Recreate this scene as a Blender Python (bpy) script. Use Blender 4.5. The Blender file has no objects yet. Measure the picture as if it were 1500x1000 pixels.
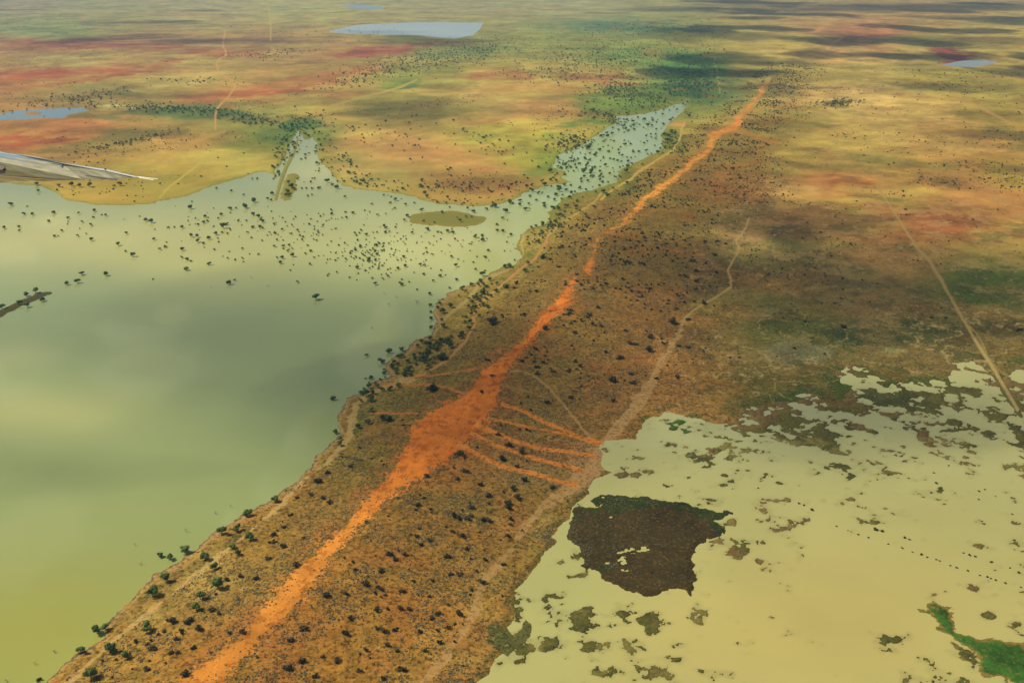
import bpy, bmesh, math, random
import numpy as np
random.seed(7); RNG = np.random.default_rng(7)
SC = bpy.context.scene
COL = SC.collection
PI = math.pi
# ------------------------------------------------------------------ camera
H = 300.0
F = 1500 * 35 / 36.0                       # focal length in photo pixels (photo is 1500 x 1000)
TH = math.atan(560 / F)                    # camera looks down by this angle
cd = bpy.data.cameras.new('camera'); cam = bpy.data.objects.new('camera', cd); COL.objects.link(cam)
cd.lens = 35; cd.sensor_width = 36; cd.clip_start = 0.1; cd.clip_end = 120000
cam.location = (0, 0, H); cam.rotation_euler = (PI / 2 - TH, 0, 0)
SC.camera = cam
# ------------------------------------------------------------------ light
SUN_EL, SUN_AZ = math.radians(47), math.radians(-80)     # azimuth measured from +Y towards +X: sun at the left, slightly ahead
L = np.array([math.cos(SUN_EL) * math.sin(SUN_AZ), math.cos(SUN_EL) * math.cos(SUN_AZ), math.sin(SUN_EL)])
W = bpy.data.worlds.new('World'); SC.world = W; W.use_nodes = True
nt = W.node_tree; nt.nodes.clear()
sk = nt.nodes.new('ShaderNodeTexSky'); sk.sky_type = 'NISHITA'; sk.sun_disc = False
sk.sun_elevation = SUN_EL; sk.sun_rotation = SUN_AZ; sk.altitude = 200; sk.air_density = .8; sk.dust_density = 2.0; sk.ozone_density = 1.0
bg = nt.nodes.new('ShaderNodeBackground'); bg.inputs[1].default_value = 0.068
wo = nt.nodes.new('ShaderNodeOutputWorld'); nt.links.new(sk.outputs[0], bg.inputs[0]); nt.links.new(bg.outputs[0], wo.inputs[0])
sd = bpy.data.lights.new('sun', 'SUN'); sd.energy = 4.3; sd.angle = math.radians(0.5); sd.color = (1.0, 0.93, 0.80)
so = bpy.data.objects.new('sun', sd); COL.objects.link(so); so.location = (-200, 50, 900)
from mathutils import Vector
so.rotation_euler = Vector((-L[0], -L[1], -L[2])).to_track_quat('-Z', 'Y').to_euler()
SC.view_settings.view_transform = 'Standard'; SC.view_settings.look = 'None'
SC.view_settings.exposure = 0.1; SC.view_settings.gamma = 1.0
SC.render.engine = 'CYCLES'
cy = SC.cycles
cy.max_bounces = 6; cy.diffuse_bounces = 2; cy.glossy_bounces = 3; cy.transmission_bounces = 2; cy.volume_bounces = 1
cy.transparent_max_bounces = 24; cy.use_denoising = True
cy.caustics_reflective = False; cy.caustics_refractive = False

# ------------------------------------------------------------------ helpers
def tag(o, label=None, cat=None, group=None, kind=None):
    if label: o['label'] = label
    if cat: o['category'] = cat
    if group: o['group'] = group
    if kind: o['kind'] = kind
    return o
def hash2(ix, iy, seed):
    with np.errstate(over='ignore'):
        h = (ix.astype(np.int64) * 374761393 + iy.astype(np.int64) * 668265263 + seed * 974634777) & 0xffffffff
        h = ((h ^ (h >> 13)) * 1274126177) & 0xffffffff
        h = (h ^ (h >> 16)) & 0xffffffff
    return h.astype(np.float64) / 4294967295.0
def vnoise(x, y, seed):
    ix = np.floor(x); iy = np.floor(y); fx = x - ix; fy = y - iy
    fx = fx * fx * fx * (fx * (fx * 6 - 15) + 10); fy = fy * fy * fy * (fy * (fy * 6 - 15) + 10)
    a = hash2(ix, iy, seed); b = hash2(ix + 1, iy, seed); c = hash2(ix, iy + 1, seed); d = hash2(ix + 1, iy + 1, seed)
    return (a + (b - a) * fx) * (1 - fy) + (c + (d - c) * fx) * fy
def fbm(x, y, wl, octs, seed, sp, gain=0.55):
    """fractal noise about 0 (roughly -1..1), octaves finer than the local mesh spacing sp faded out"""
    out = np.zeros_like(x); amp = 1.0; tot = 0
    for k in range(octs):
        w = wl / 2 ** k
        m = np.clip(w / (sp * 1.6) - 0.6, 0, 1)
        c, s = math.cos(0.6 * k + seed), math.sin(0.6 * k + seed)
        if m.max() > 0:
            out += amp * m * (2 * vnoise((x * c - y * s) / w + 17.3 * k, (x * s + y * c) / w - 9.1 * k, seed * 31 + k) - 1)
        tot += amp; amp *= gain
    return out / tot * 1.9
def sstep(a, b, x):
    t = np.clip((x - a) / (b - a), 0, 1); return t * t * (3 - 2 * t)
def lin(c):
    c = np.array(c, float) / 255.0
    return np.where(c <= 0.04045, c / 12.92, ((c + 0.055) / 1.055) ** 2.4)
KGAIN = 1.22
def alb(c, k=KGAIN): return np.clip(lin(c) / k, 0.004, 0.8)
def poly_sd(U, V, P, margin=60):
    """signed distance in photo pixels, positive inside polygon P; -margin outside its bounding box"""
    P = np.array(P, float); out = np.full(U.shape, -float(margin))
    k = (U > P[:, 0].min() - margin) & (U < P[:, 0].max() + margin) & (V > P[:, 1].min() - margin) & (V < P[:, 1].max() + margin)
    if not k.any(): return out
    u = U[k]; v = V[k]; d2 = np.full(u.shape, 1e12); ins = np.zeros(u.shape, bool)
    for i in range(len(P)):
        x0, y0 = P[i]; x1, y1 = P[(i + 1) % len(P)]
        dx, dy = x1 - x0, y1 - y0; l2 = dx * dx + dy * dy + 1e-9
        t = np.clip(((u - x0) * dx + (v - y0) * dy) / l2, 0, 1)
        d2 = np.minimum(d2, (u - x0 - t * dx) ** 2 + (v - y0 - t * dy) ** 2)
        if y0 != y1:
            c = ((y0 > v) != (y1 > v)) & (u < dx * (v - y0) / (y1 - y0) + x0)
            ins ^= c
    d = np.sqrt(d2); out[k] = np.where(ins, d, -d)
    return out
def stroke(U, V, P, margin=50):
    """half-width minus distance to a polyline whose points carry (u, v, half width): positive on the stroke"""
    P = np.array(P, float); out = np.full(U.shape, -float(margin))
    k = (U > P[:, 0].min() - margin) & (U < P[:, 0].max() + margin) & (V > P[:, 1].min() - margin) & (V < P[:, 1].max() + margin)
    if not k.any(): return out
    u = U[k]; v = V[k]; best = np.full(u.shape, -float(margin))
    for i in range(len(P) - 1):
        x0, y0, w0 = P[i]; x1, y1, w1 = P[i + 1]
        dx, dy = x1 - x0, y1 - y0; l2 = dx * dx + dy * dy + 1e-9
        t = np.clip(((u - x0) * dx + (v - y0) * dy) / l2, 0, 1)
        best = np.maximum(best, w0 + (w1 - w0) * t - np.hypot(u - x0 - t * dx, v - y0 - t * dy))
    out[k] = best
    return out
def blob(U, V, u, v, ru, rv, ang=0.0):
    c, s = math.cos(math.radians(ang)), math.sin(math.radians(ang))
    a = ((U - u) * c + (V - v) * s) / ru; b = (-(U - u) * s + (V - v) * c) / rv
    return a * a + b * b
def depth_of(V): return H / np.maximum(math.sin(TH) + (V - 500) / F * math.cos(TH), 1e-4)   # along the optical axis, ground at z = 0
def unproject(U, V, Z):
    xn = (U - 750) / F; yn = -(V - 500) / F
    t = (H - Z) / np.maximum(math.sin(TH) - yn * math.cos(TH), 1e-4)
    return xn * t, (math.cos(TH) + yn * math.sin(TH)) * t
def V_of_ground(X, Y):     # ground point -> photo pixel (z = 0)
    zc = Y * math.cos(TH) + H * math.sin(TH); yc = Y * math.sin(TH) - H * math.cos(TH)
    return 750 + F * X / zc, 500 - F * yc / zc

# ------------------------------------------------------------------ survey of the land: outlines of lakes, sand, tracks
LAKE = [(-900,268),(0,268),(60,273),(80,281),(100,293),(140,299),(200,300),(240,294),(270,290),(300,277),(330,267),(350,262),(375,254),(390,252),(404,258),(407,270),(404,250),(418,232),
 (428,208),(432,196),(440,192),(447,205),(458,200),(466,214),(468,236),(485,255),(500,272),(520,277),(543,279),(587,283),(617,292),(640,299),(680,302),(707,302),(747,294),(777,279),(800,272),(833,268),(822,260),(828,252),(808,246),(818,228),(853,213),(885,191),(905,178),(903,171),(943,167),(967,161),(985,154),(1006,150),
 (1000,164),(980,180),(967,197),(972,217),(943,233),(913,247),(900,267),(867,278),(838,285),(818,294),(804,310),(800,328),(778,334),(762,343),(757,363),(766,376),(753,386),(733,391),(720,401),(700,415),(680,421),(657,428),(652,436),(640,443),(637,456),(645,470),(633,488),(613,498),(597,506),(586,520),(567,530),(560,540),(573,551),(545,561),(535,570),(520,580),(507,583),(503,600),(494,616),(500,632),(484,650),(467,666),
 (460,683),(433,709),(400,729),(370,746),(330,768),(307,781),(287,796),(260,823),(230,839),(213,859),(187,883),(163,909),(160,929),(130,949),(97,969),(67,1000),(-60,1090),(-400,1340),(-900,1500)]
ISLET = [(594,318),(610,313),(640,310),(665,309),(690,315),(712,320),(706,328),(690,332),(655,333),(620,330),(600,326)]
SPIT = [(-60,476,6),(0,460,4.5),(30,446,4),(55,434,3.5),(72,430,2)]
CHAN_BANK = [(428,262,9),(425,276,10),(420,288,7)]
POND = [(-300,172),(0,167),(27,162),(83,159),(122,157),(128,162),(100,168),(93,173),(33,175),(0,176),(-300,182)]
FARLAKE = [(478,46),(500,42),(520,37),(560,35),(600,33),(650,33),(708,34),(703,43),(693,52),(667,57),(640,55),(610,52),(560,51),(510,50)]
RLAKE = [(1378,95),(1395,92),(1410,89),(1435,88),(1457,90),(1459,93),(1427,99),(1395,98)]
FARSTREAM = [(495,8),(530,7),(565,11),(560,14),(520,13)]
FLOOD = [(700,1000),(714,977),(730,957),(745,947),(740,925),(757,900),(755,883),(760,863),(770,846),(794,823),(801,810),(814,793),(800,784),(814,773),(831,763),(834,753),(850,733),(861,719),(861,709),(868,698),(880,696),(890,690),(878,683),(881,669),(875,656),(883,646),(900,643),(927,646),(937,633),(940,620),(957,613),(980,606),(1000,611),(1020,616),(1043,620),(1067,622),(1075,612),(1087,598),(1110,596),(1140,591),(1167,585),(1173,575),(1197,580),(1215,590),(1233,588),(1250,565),(1227,560),(1223,546),(1240,538),(1270,536),(1283,546),(1297,555),(1320,560),(1360,556),(1393,560),(1390,546),(1397,533),(1420,526),(1437,533),(1447,546),(1473,555),(1487,543),(1500,540),(2300,520),(2300,1500),(300,1500)]
DPATCH = [(870,726),(884,718),(917,721),(960,726),(1000,735),(1033,741),(1083,754),(1055,762),(1066,770),(1063,783),(1045,792),(1033,800),(1020,816),(1024,826),(1013,833),(1022,843),(1020,858),(1013,870),(1003,864),(980,858),(960,868),(947,870),(930,860),(914,860),(897,850),(877,840),(860,830),(850,813),(854,800),(834,790),(829,783),(837,770),(834,756),(847,745),(867,743),(894,733),(880,736)]
GREENBR = [(1344,888),(1364,885),(1391,893),(1397,920),(1417,930),(1461,933),(1501,943),(1700,960),(1700,1060),(1500,1010),(1461,995),(1431,977),(1437,960),(1407,947),(1387,930),(1371,920),(1361,900)]
BANKWEED = [(716,918),(730,912),(745,920),(752,934),(772,905),(780,915),(775,930),(752,945),(740,960),(728,952),(718,940)]
RIDGE = [(1125,120,1.2),(1113,138,1.9),(1100,155,2.5),(1083,172,3.1),(1076,184,6.8),(1060,190,4.3),(1045,200,5.6),(1038,215,5.0),(1025,233,4.3),(1005,250,3.1),(985,262,3.7),(965,275,4.3),(940,297,4.3),(915,320,3.7),(895,338,3.1)]
RIDGE_B = [(875,350,0.8),(868,370,1.6),(863,392,6.4),(861,398,5.6)]
RIDGE_C = [(842,408,0.7),(825,440,8.6),(805,458,8.6),(790,475,8.6),(775,492,7.2),(755,515,8.6),(740,530,10.8),(722,552,16.1),(712,570,18.7),(695,592,22.1),(670,615,25.5),(650,640,28.9),(632,660,25.5),(612,685,15.3),(590,697,15.6),(565,715,12.0),(545,738,11.7),(520,762,8.5),(498,788,9.6),(470,817,12.8),(440,850,18.2),(412,885,18.2),(380,918,12.8),(350,947,14.9),(320,977,18.2),(290,1003,20.3),(240,1050,33.5),(100,1190,45.8),(-200,1480,61.0)]
BODY = [(702,539),(700,554),(702,568),(687,576),(672,583),(649,593),(622,607),(603,624),(602,640),(590,655),(580,690),(610,692),(640,680),(668,661),(680,648),(696,636),(706,623),(716,608),(731,593),(728,585),(734,568),(738,548),(725,538)]
CREST = [(1300,-20),(1180,60),(1113,138),(1083,172),(1045,200),(1025,233),(985,262),(940,297),(895,338),(863,390),(825,440),(790,475),(755,515),(725,550),(690,600),(655,640),(612,685),(565,715),(520,762),(470,817),(412,885),(350,947),(290,1003),(100,1190),(-200,1480)]
RILLS = [[(735,592,2.5),(763,600,2.2),(800,619,2.6),(833,633,2.4),(857,643,3),(880,650,4)],
 [(715,612,1.5),(737,617,1.4),(783,627,1.3),(833,637,1.4),(867,647,2)],
 [(700,622,5),(717,631,3.5),(753,646,2.6),(793,657,2.6),(833,662,2.2),(867,667,3)],
 [(690,634,3),(705,641,2),(727,653,2.2),(767,666,2.4),(800,676,2.6),(850,688,3)],
 [(672,650,4),(690,660,3),(712,672,2.8),(740,684,2.8),(784,694,2.8),(817,704,2.6),(844,709,3)],
 [(560,563,1.2),(590,562,1.6),(625,563,1.6),(655,568,1.4),(680,577,2)],
 [(545,604,1.4),(570,604,1.2),(610,605,1.2)],
 [(600,551,1.0),(640,549,1.0),(680,542,1.0),(705,537,1.5)],
 [(1070,190,1.5),(1090,194,1.8),(1110,202,1.2),(1140,210,1)]]
PALE = [ # pale tracks and washes: (points), colour, strength
 ([(60,1040,4),(110,992,3),(147,957,3.2),(174,930,3.2),(214,900,2.8),(247,873,2.6),(290,836,2.4),(334,801,3.2),(354,786,2.6),(381,763,2.2),(411,738,2.6),(444,703,1.8),(481,676,1.8),(500,655,5),(512,635,6),(518,612,7),(522,592,3),(545,574,2.2),(580,560,4),(600,553,3.5)], (195,165,110), .85),
 ([(600,552,2),(620,548,1.6),(655,527,1.6),(680,502,1.6),(696,475,1.7),(693,462,1.6),(700,450,1.6),(710,438,1.7),(728,424,1.2),(745,410,1.4),(765,392,1.6),(782,380,1.6),(797,360,1.5),(803,345,1.3)], (190,140,85), .9),
 ([(803,345,1),(820,330,1.2),(845,312,1.2),(870,296,1.3),(880,284,1.3)], (190,160,95), .6),
 ([(880,292,1.2),(900,275,1.3),(925,262,1.6),(935,252,1.2),(955,240,1.4),(985,220,1.3),(995,205,1.4),(998,192,1.4),(1002,180,1.4)], (195,160,95), .85),
 ([(645,480,1),(652,466,1.6),(668,453,2),(684,440,2.1),(700,420,2),(722,404,2.2),(745,396,1.4)], (175,155,105), .85),
 ([(756,385,1.2),(766,372,1.3),(764,355,1.4),(769,340,1.2)], (190,170,110), .8),
 ([(735,545,1.5),(760,542,1.6),(780,549,1.3),(800,563,1.2),(820,585,1.3),(840,610,1.3),(855,630,1.4),(872,648,1.6)], (175,140,90), .75),
 ([(735,565,.8),(770,572,.9),(800,582,.8)], (165,130,80), .5),
 ([(590,1040,14),(620,1000,9),(645,972,7),(660,950,6),(680,925,6),(697,900,7),(703,870,7),(712,846,5),(725,830,8),(742,808,5),(752,790,4),(765,770,6),(790,745,6),(820,722,8),(850,700,14),(872,680,12),(882,655,9),(900,632,8),(920,610,7),(937,588,9),(952,568,8),(962,548,5),(970,530,5),(985,510,2.5),(997,490,3),(1002,468,2.5)], (185,150,105), .62),
 ([(1002,468,1.8),(1015,455,1.5),(1040,440,1.4),(1055,431,1.3),(1071,420,1.4),(1071,408,1.5),(1066,396,1.6),(1075,380,1.4),(1083,365,1.2),(1078,352,1.3),(1090,338,1),(1097,320,1)], (185,155,100), .8),
 ([(1066,396,1),(1080,397,1),(1090,398,.8)], (175,145,95), .6),
 ([(1285,272,1.2),(1295,290,1.3),(1310,312,1.3),(1330,343,1.5),(1348,368,2),(1362,382,2),(1377,408,2.6),(1395,440,2),(1412,470,2),(1428,497,2),(1450,532,2.3),(1470,565,2.4),(1490,602,2.6),(1530,668,2)], (165,140,90), .85),
 ([(1412,470,1),(1430,488,1.2),(1440,505,1.2),(1446,520,1.2),(1460,540,1),(1480,555,1)], (160,140,85), .7),
 ([(1200,40,2),(1240,50,2)], (190,150,90), .3),
 ([(229,294,1),(250,272,1.2),(280,250,1.3),(300,233,1.2)], (190,170,85), .8),
 ([(200,252,3),(240,232,3),(280,210,3),(330,192,2)], (185,150,80), .4),
 ([(316,190,.8),(315,168,1),(319,157,1.1),(332,145,1.1),(345,127,1.2),(340,120,1),(322,108,1.1),(317,95,1),(320,88,.9),(332,80,.9),(326,66,.9),(330,45,.7)], (205,150,100), .85),
 ([(396,60,.8),(397,40,1.0),(395,20,.9),(393,5,.8)], (185,165,95), .7),
 ([(398,70,.8),(405,78,.9),(415,82,.9)], (190,160,100), .7),
 ([(500,152,1.3),(530,142,1.4),(560,135,1.4),(585,128,1.3),(610,118,1.2)], (190,165,90), .8),
 ([(500,115,1.3),(550,100,1.5),(590,90,1.4),(607,84,1.4)], (185,150,90), .6),
 ([(460,165,1.2),(480,157,1.2),(500,151,1.3)], (190,155,90), .6),
 ([(404,290,3),(410,270,3),(418,248,3),(430,225,2.5),(436,205,2.5)], (185,165,115), .9),
 ([(975,183,1.5),(990,182,2.5),(1002,184,2)], (205,150,95), .95),
 ([(1078,100,1),(1095,115,1),(1118,128,1)], (175,150,80), .5),
 ([(1212,70,3),(1222,62,2),(1235,55,1.5)], (210,165,105), .7),
 ([(1370,118,1.2),(1400,140,1.2),(1440,160,1.5),(1480,180,1.2),(1520,200,1.2)], (185,150,85), .6),
 ([(1046,84,1.0),(1050,110,1.0),(1055,135,1.2)], (160,165,95), .5),
]
CTRL = """0,10:150,135,95;150,15:150,140,90;300,20:165,150,95;450,15:165,155,90;60,45:130,135,80;0,70:168,125,78;200,65:160,120,78;350,60:160,125,78;500,75:165,130,80;100,92:175,150,90;
0,115:176,125,70;90,110:180,125,70;200,105:178,135,76;270,95:175,150,85;330,138:182,140,78;420,120:180,138,78;240,120:175,155,90;150,138:140,125,70;300,160:110,120,65;0,205:178,125,66;60,200:182,130,68;
120,185:180,120,70;200,200:130,115,60;250,210:185,145,80;350,230:175,155,80;250,260:175,150,70;150,280:185,150,70;420,200:95,112,52;380,215:135,130,60;470,160:175,150,80;560,150:160,145,80;560,210:190,150,90;
640,230:190,146,86;700,250:188,145,86;700,280:190,145,82;560,250:180,155,95;620,170:175,155,85;700,150:180,150,90;780,160:190,145,85;780,130:190,150,85;850,110:172,150,84;720,110:178,156,84;640,110:150,145,75;
750,200:180,165,75;800,230:170,160,70;650,70:135,137,78;750,70:140,138,74;850,60:135,137,75;900,40:105,125,85;950,80:115,137,70;1020,100:80,130,68;1020,130:60,102,60;900,150:105,122,60;960,140:105,125,60;620,30:155,142,90;850,15:155,147,98;
1060,60:165,155,80;1150,60:175,160,80;1250,80:195,162,95;1260,50:175,120,80;1100,100:155,147,75;1200,110:165,152,75;1350,60:170,160,75;1450,60:170,155,75;1400,120:155,147,65;1480,130:155,147,65;1240,140:205,180,110;
1330,160:192,168,95;1380,190:195,150,82;1250,190:200,168,95;1180,180:165,155,75;1100,200:165,150,75;1450,170:145,132,56;1150,250:162,147,70;1250,230:165,150,75;1130,275:200,165,95;1220,268:186,142,76;1400,250:165,132,66;1480,260:160,140,60;
1300,300:180,165,80;1450,300:190,140,72;1150,310:155,118,68;1380,330:164,116,64;1250,330:155,128,66;1480,350:175,150,75;1100,340:165,135,85;1150,360:120,112,60;1200,400:130,110,60;1300,380:158,120,70;1280,450:160,122,76;1450,420:92,110,44;
1050,400:125,112,60;1100,450:165,150,75;1150,470:100,103,46;1060,500:145,120,62;1050,560:150,115,58;1130,540:135,110,56;1250,495:95,103,50;1350,490:80,95,46;1430,470:150,120,66;1480,500:125,102,52;1350,520:145,120,76;1300,550:130,105,54;
990,240:155,138,66;900,300:150,134,62;830,350:168,148,76;760,440:155,134,64;700,480:150,130,64;640,530:150,132,68;600,590:142,120,58;560,620:155,116,60;540,680:142,122,60;450,740:155,120,62;400,800:150,116,58;330,850:168,138,80;270,900:162,134,76;300,950:155,120,58;200,960:160,128,66;
1080,230:170,150,75;1000,300:160,140,66;950,350:155,134,62;1020,330:150,128,60;900,430:155,130,64;950,450:150,120,60;850,500:155,128,64;900,550:155,120,64;820,540:160,136,68;760,580:150,122,64;930,590:155,130,76;650,700:145,112,58;750,730:155,114,58;600,780:162,116,58;700,800:165,122,62;
500,880:172,122,60;600,930:178,128,62;450,980:176,122,58;650,960:168,130,72;800,690:165,132,85;750,770:160,140,85;770,800:150,122,62;-300,300:170,140,80;1800,300:170,140,80;-300,40:160,130,80;1800,60:150,145,90;600,1150:175,125,60;100,1150:165,130,70"""
CT = []
for s in CTRL.replace('\n', '').split(';'):
    a, b = s.split(':'); CT.append(tuple(float(q) for q in a.split(',')) + tuple(float(q) for q in b.split(',')))
CT = np.array(CT)
# colour patches of the soil and its plant cover: u, v, ru, rv, angle, colour, strength
PATCH = [(60,113,110,11,-4,(182,84,48),.9),(200,100,60,8,-6,(182,92,56),.6),(140,66,150,6,2,(165,80,60),.8),(60,72,80,6,0,(172,82,58),.7),(330,76,60,7,0,(178,84,60),.75),
 (310,60,120,4,0,(130,100,80),.5),(430,122,80,9,-8,(184,92,56),.8),(345,140,90,9,-6,(182,98,58),.75),(560,74,90,7,-6,(165,72,58),.85),(520,104,50,6,-8,(182,92,60),.6),(500,140,30,6,0,(180,100,60),.5),(45,203,60,9,-8,(184,82,46),.9),(20,215,60,8,0,(190,104,56),.6),
 (100,183,90,5,0,(175,112,70),.5),(640,240,100,24,4,(192,128,84),.6),(690,262,60,14,0,(188,116,76),.6),(570,215,60,10,8,(190,140,88),.4),(730,110,55,6,0,(184,106,74),.75),(860,113,50,6,2,(150,88,66),.8),(890,122,40,4,0,(182,120,80),.6),
 (780,158,60,8,4,(194,134,84),.6),(760,150,80,14,4,(196,148,92),.4),(700,178,50,5,0,(192,132,80),.5),(1255,52,26,3,0,(160,76,62),.8),(1262,67,50,8,0,(198,138,92),.6),(1240,78,24,14,0,(204,168,104),.6),(1400,82,36,9,14,(158,66,54),1),(1405,92,26,4,0,(150,66,54),.9),
 (1220,268,66,9,2,(172,92,48),.75),(1180,270,60,8,0,(196,148,86),.5),(1375,190,36,7,4,(182,118,62),.8),(1270,170,24,5,0,(194,130,80),.5),(1140,277,60,8,0,(206,170,104),.6),(1360,268,90,9,6,(160,108,62),.5),(1430,300,100,12,4,(196,140,78),.5),(1380,328,100,16,6,(164,90,54),.75),
 (1190,315,110,16,4,(158,110,66),.6),(1330,345,80,12,0,(170,104,62),.6),(1440,350,70,12,0,(180,120,66),.5),(1300,450,70,12,6,(170,116,76),.6),(1260,425,60,14,0,(158,122,76),.4),
 (60,43,70,4,4,(112,132,72),.8),(590,126,26,5,-12,(70,128,62),.9),(1010,95,38,18,6,(78,142,64),.8),(1010,132,42,9,0,(44,92,58),.85),(935,42,90,6,2,(70,110,84),.6),(690,78,80,8,-6,(96,124,74),.5),(860,182,50,7,-8,(96,142,60),.85),(812,228,26,26,-30,(126,152,58),.8),(835,205,40,10,-10,(166,150,86),.5),
 (795,250,26,12,-10,(118,144,56),.8),(980,212,20,16,-30,(112,132,56),.85),(930,158,34,9,0,(88,134,66),.7),(920,260,14,14,-40,(92,130,40),.8),(428,190,16,16,0,(60,112,48),.85),(452,182,14,12,0,(78,118,52),.8),(200,163,110,5,2,(72,112,60),.8),(330,168,80,7,6,(84,112,56),.75),(130,170,70,4,3,(82,118,62),.7),(410,260,8,20,14,(96,128,46),.7),
 (140,143,60,8,-8,(120,118,66),.6),(170,160,28,3,0,(200,178,110),.9),(160,155,30,1.6,0,(196,186,130),.9),(170,204,130,8,-9,(126,112,56),.75),(160,212,80,8,-12,(140,118,60),.6),(1400,480,110,9,3,(60,86,44),.8),(1270,492,60,9,4,(66,90,46),.8),(1450,420,60,20,6,(84,110,38),.8),(1160,350,40,14,10,(82,84,46),.8),(1215,375,50,10,4,(92,98,54),.6),(1230,393,50,8,6,(100,104,60),.6),
 (1155,452,40,6,4,(84,104,40),.7),(1095,462,40,6,4,(178,164,80),.7),(1130,455,30,5,0,(168,158,82),.5),(1240,150,50,12,0,(206,184,112),.6),(1225,152,24,6,0,(120,110,60),.8),(1165,165,40,20,0,(140,130,64),.4),(1290,235,60,6,4,(120,124,58),.6),(1360,243,40,5,6,(118,124,56),.6),(1490,250,40,6,0,(120,124,50),.6),
 (1330,185,110,22,10,(206,172,104),.45),(1090,128,60,8,0,(140,130,66),.4),(780,372,22,4,0,(120,150,50),.7),(770,398,20,4,-20,(120,140,54),.7),(742,415,22,8,-35,(112,132,58),.7),(765,425,24,6,-10,(150,134,70),.5),(805,310,24,10,-20,(120,134,60),.6),(850,290,40,8,-10,(120,130,60),.5),
 (925,278,46,5,-14,(112,126,56),.6),(655,440,24,12,-35,(138,116,62),.6),(740,425,30,7,-10,(128,122,58),.5),(300,815,50,9,-35,(132,116,54),.5),(245,850,34,7,-38,(120,100,50),.8),(215,873,34,7,-42,(124,102,50),.8),(190,890,22,6,-45,(120,98,48),.7),(525,620,9,18,30,(100,120,48),.8),(540,590,20,8,0,(112,112,52),.6),
 (300,860,40,18,-30,(190,158,112),.55),(250,890,40,14,-35,(180,156,100),.5),(570,590,60,18,-6,(130,110,56),.6),(860,255,20,8,-20,(120,134,58),.6),(655,321,34,6,0,(136,122,56),.8),(1170,520,46,16,4,(150,140,116),.95),(1160,518,22,9,0,(140,132,112),.8),(1135,495,22,3,0,(176,158,96),.6),(1310,513,26,4,4,(190,186,130),.9),(1400,516,40,7,0,(168,138,104),.6),(1285,495,24,5,0,(150,130,96),.7),
 (1350,518,26,4,0,(160,132,92),.6),(1130,300,60,7,-6,(150,132,70),.5),(1010,330,60,10,0,(118,98,44),.4),(1085,315,40,6,0,(176,146,78),.5),(700,640,50,24,20,(150,112,66),.3),(730,405,26,8,-35,(186,176,112),.5),(720,430,18,6,-35,(176,158,90),.5),(1080,480,30,10,0,(150,136,80),.3),
 (690,880,22,70,22,(190,160,112),.25),(775,765,26,20,-40,(166,150,92),.5),(735,860,16,26,25,(150,128,74),.4),(670,970,16,24,25,(176,150,100),.4),(580,120,28,6,-14,(120,150,60),.6)]
# mud flats and drowned plants that just break the surface of the flood: u, v, ru, rv, angle, strength
WEED = [(1150,632,70,20,8,1.05),(1100,612,30,9,0,.9),(1190,590,60,10,4,.55),(1285,600,90,20,6,.75),(1340,590,60,14,0,.8),(1395,655,36,22,20,1.0),(1470,590,30,30,40,.9),(1460,640,34,10,10,.8),(1480,675,24,12,0,.7),(1000,625,24,8,0,1.15),(1215,618,60,12,6,.8),(1300,610,40,10,0,.7),(1380,575,60,12,0,.7),(1200,690,50,12,8,.75),(1180,668,70,14,6,.6),(1080,680,50,14,0,.45),
 (940,687,14,4,0,1.0),(908,694,8,4,0,1.1),(930,692,8,3.5,0,1.1),(935,670,12,3,0,.9),(975,708,14,5,0,.85),(900,662,16,4,-20,.9),(1040,655,40,12,0,.5),(825,900,36,16,10,.85),(840,880,50,14,0,.6),(895,905,40,22,10,.95),(960,915,26,12,0,.8),(1030,895,14,24,20,.8),(1070,800,50,24,10,.7),(1100,830,60,20,10,.55),(1150,770,40,14,0,.5),(1130,765,16,6,0,.8),
 (870,950,60,14,0,.5),(890,975,30,12,0,.65),(960,990,50,12,0,.5),(1310,932,22,7,6,.95),(1295,950,12,4,0,.9),(1345,945,12,16,30,.7),(1380,960,26,20,30,.6),(1370,985,20,20,40,.8),(1400,1005,20,12,40,.7),(1415,742,10,7,0,.9),(1460,797,16,10,0,.8),(1440,800,14,8,0,.6),(1367,872,11,6,0,1),(1445,900,10,5,0,.9),(1480,920,18,9,0,.8),(1415,858,14,5,20,.6),(1440,765,18,8,20,.5),(1200,940,60,14,0,.1),
 (1340,678,12,6,0,.9),(1395,670,26,5,0,.8),(1060,640,30,6,0,.5),(1130,725,30,6,14,.3),(985,845,20,12,0,.9),(1020,845,16,12,0,.7),(780,880,14,10,0,.6),(910,640,10,3,0,.8),(1500,700,14,6,0,.8),(1560,640,60,30,0,.8),(1560,760,40,20,0,.6),(1600,900,60,30,0,.6),(1050,875,30,10,0,.6)]

def wobble(X, Y, SP, seed, mpp, amp_m, wl=40, octs=5):
    return fbm(X, Y, wl, octs, seed, SP) * amp_m / mpp

CRW = np.array([unproject(np.array(float(u)), np.array(float(v)), 5.0) for u, v in CREST])
def dist_crest(X, Y):
    """signed distance (m) to the dune crest line in plan: negative to the left of it"""
    best = np.full(X.shape, 1e9); sg = np.ones(X.shape)
    for i in range(len(CRW) - 1):
        x0, y0 = CRW[i]; x1, y1 = CRW[i + 1]
        dx, dy = x1 - x0, y1 - y0; l2 = dx * dx + dy * dy
        t = np.clip(((X - x0) * dx + (Y - y0) * dy) / l2, 0, 1)
        ex, ey = X - x0 - t * dx, Y - y0 - t * dy
        d = np.hypot(ex, ey); k = d < best
        best = np.where(k, d, best); sg = np.where(k, np.sign(dx * ey - dy * ex), sg)
    return best * sg      # crest runs far -> near, so its left-hand side is the photo's right

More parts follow.
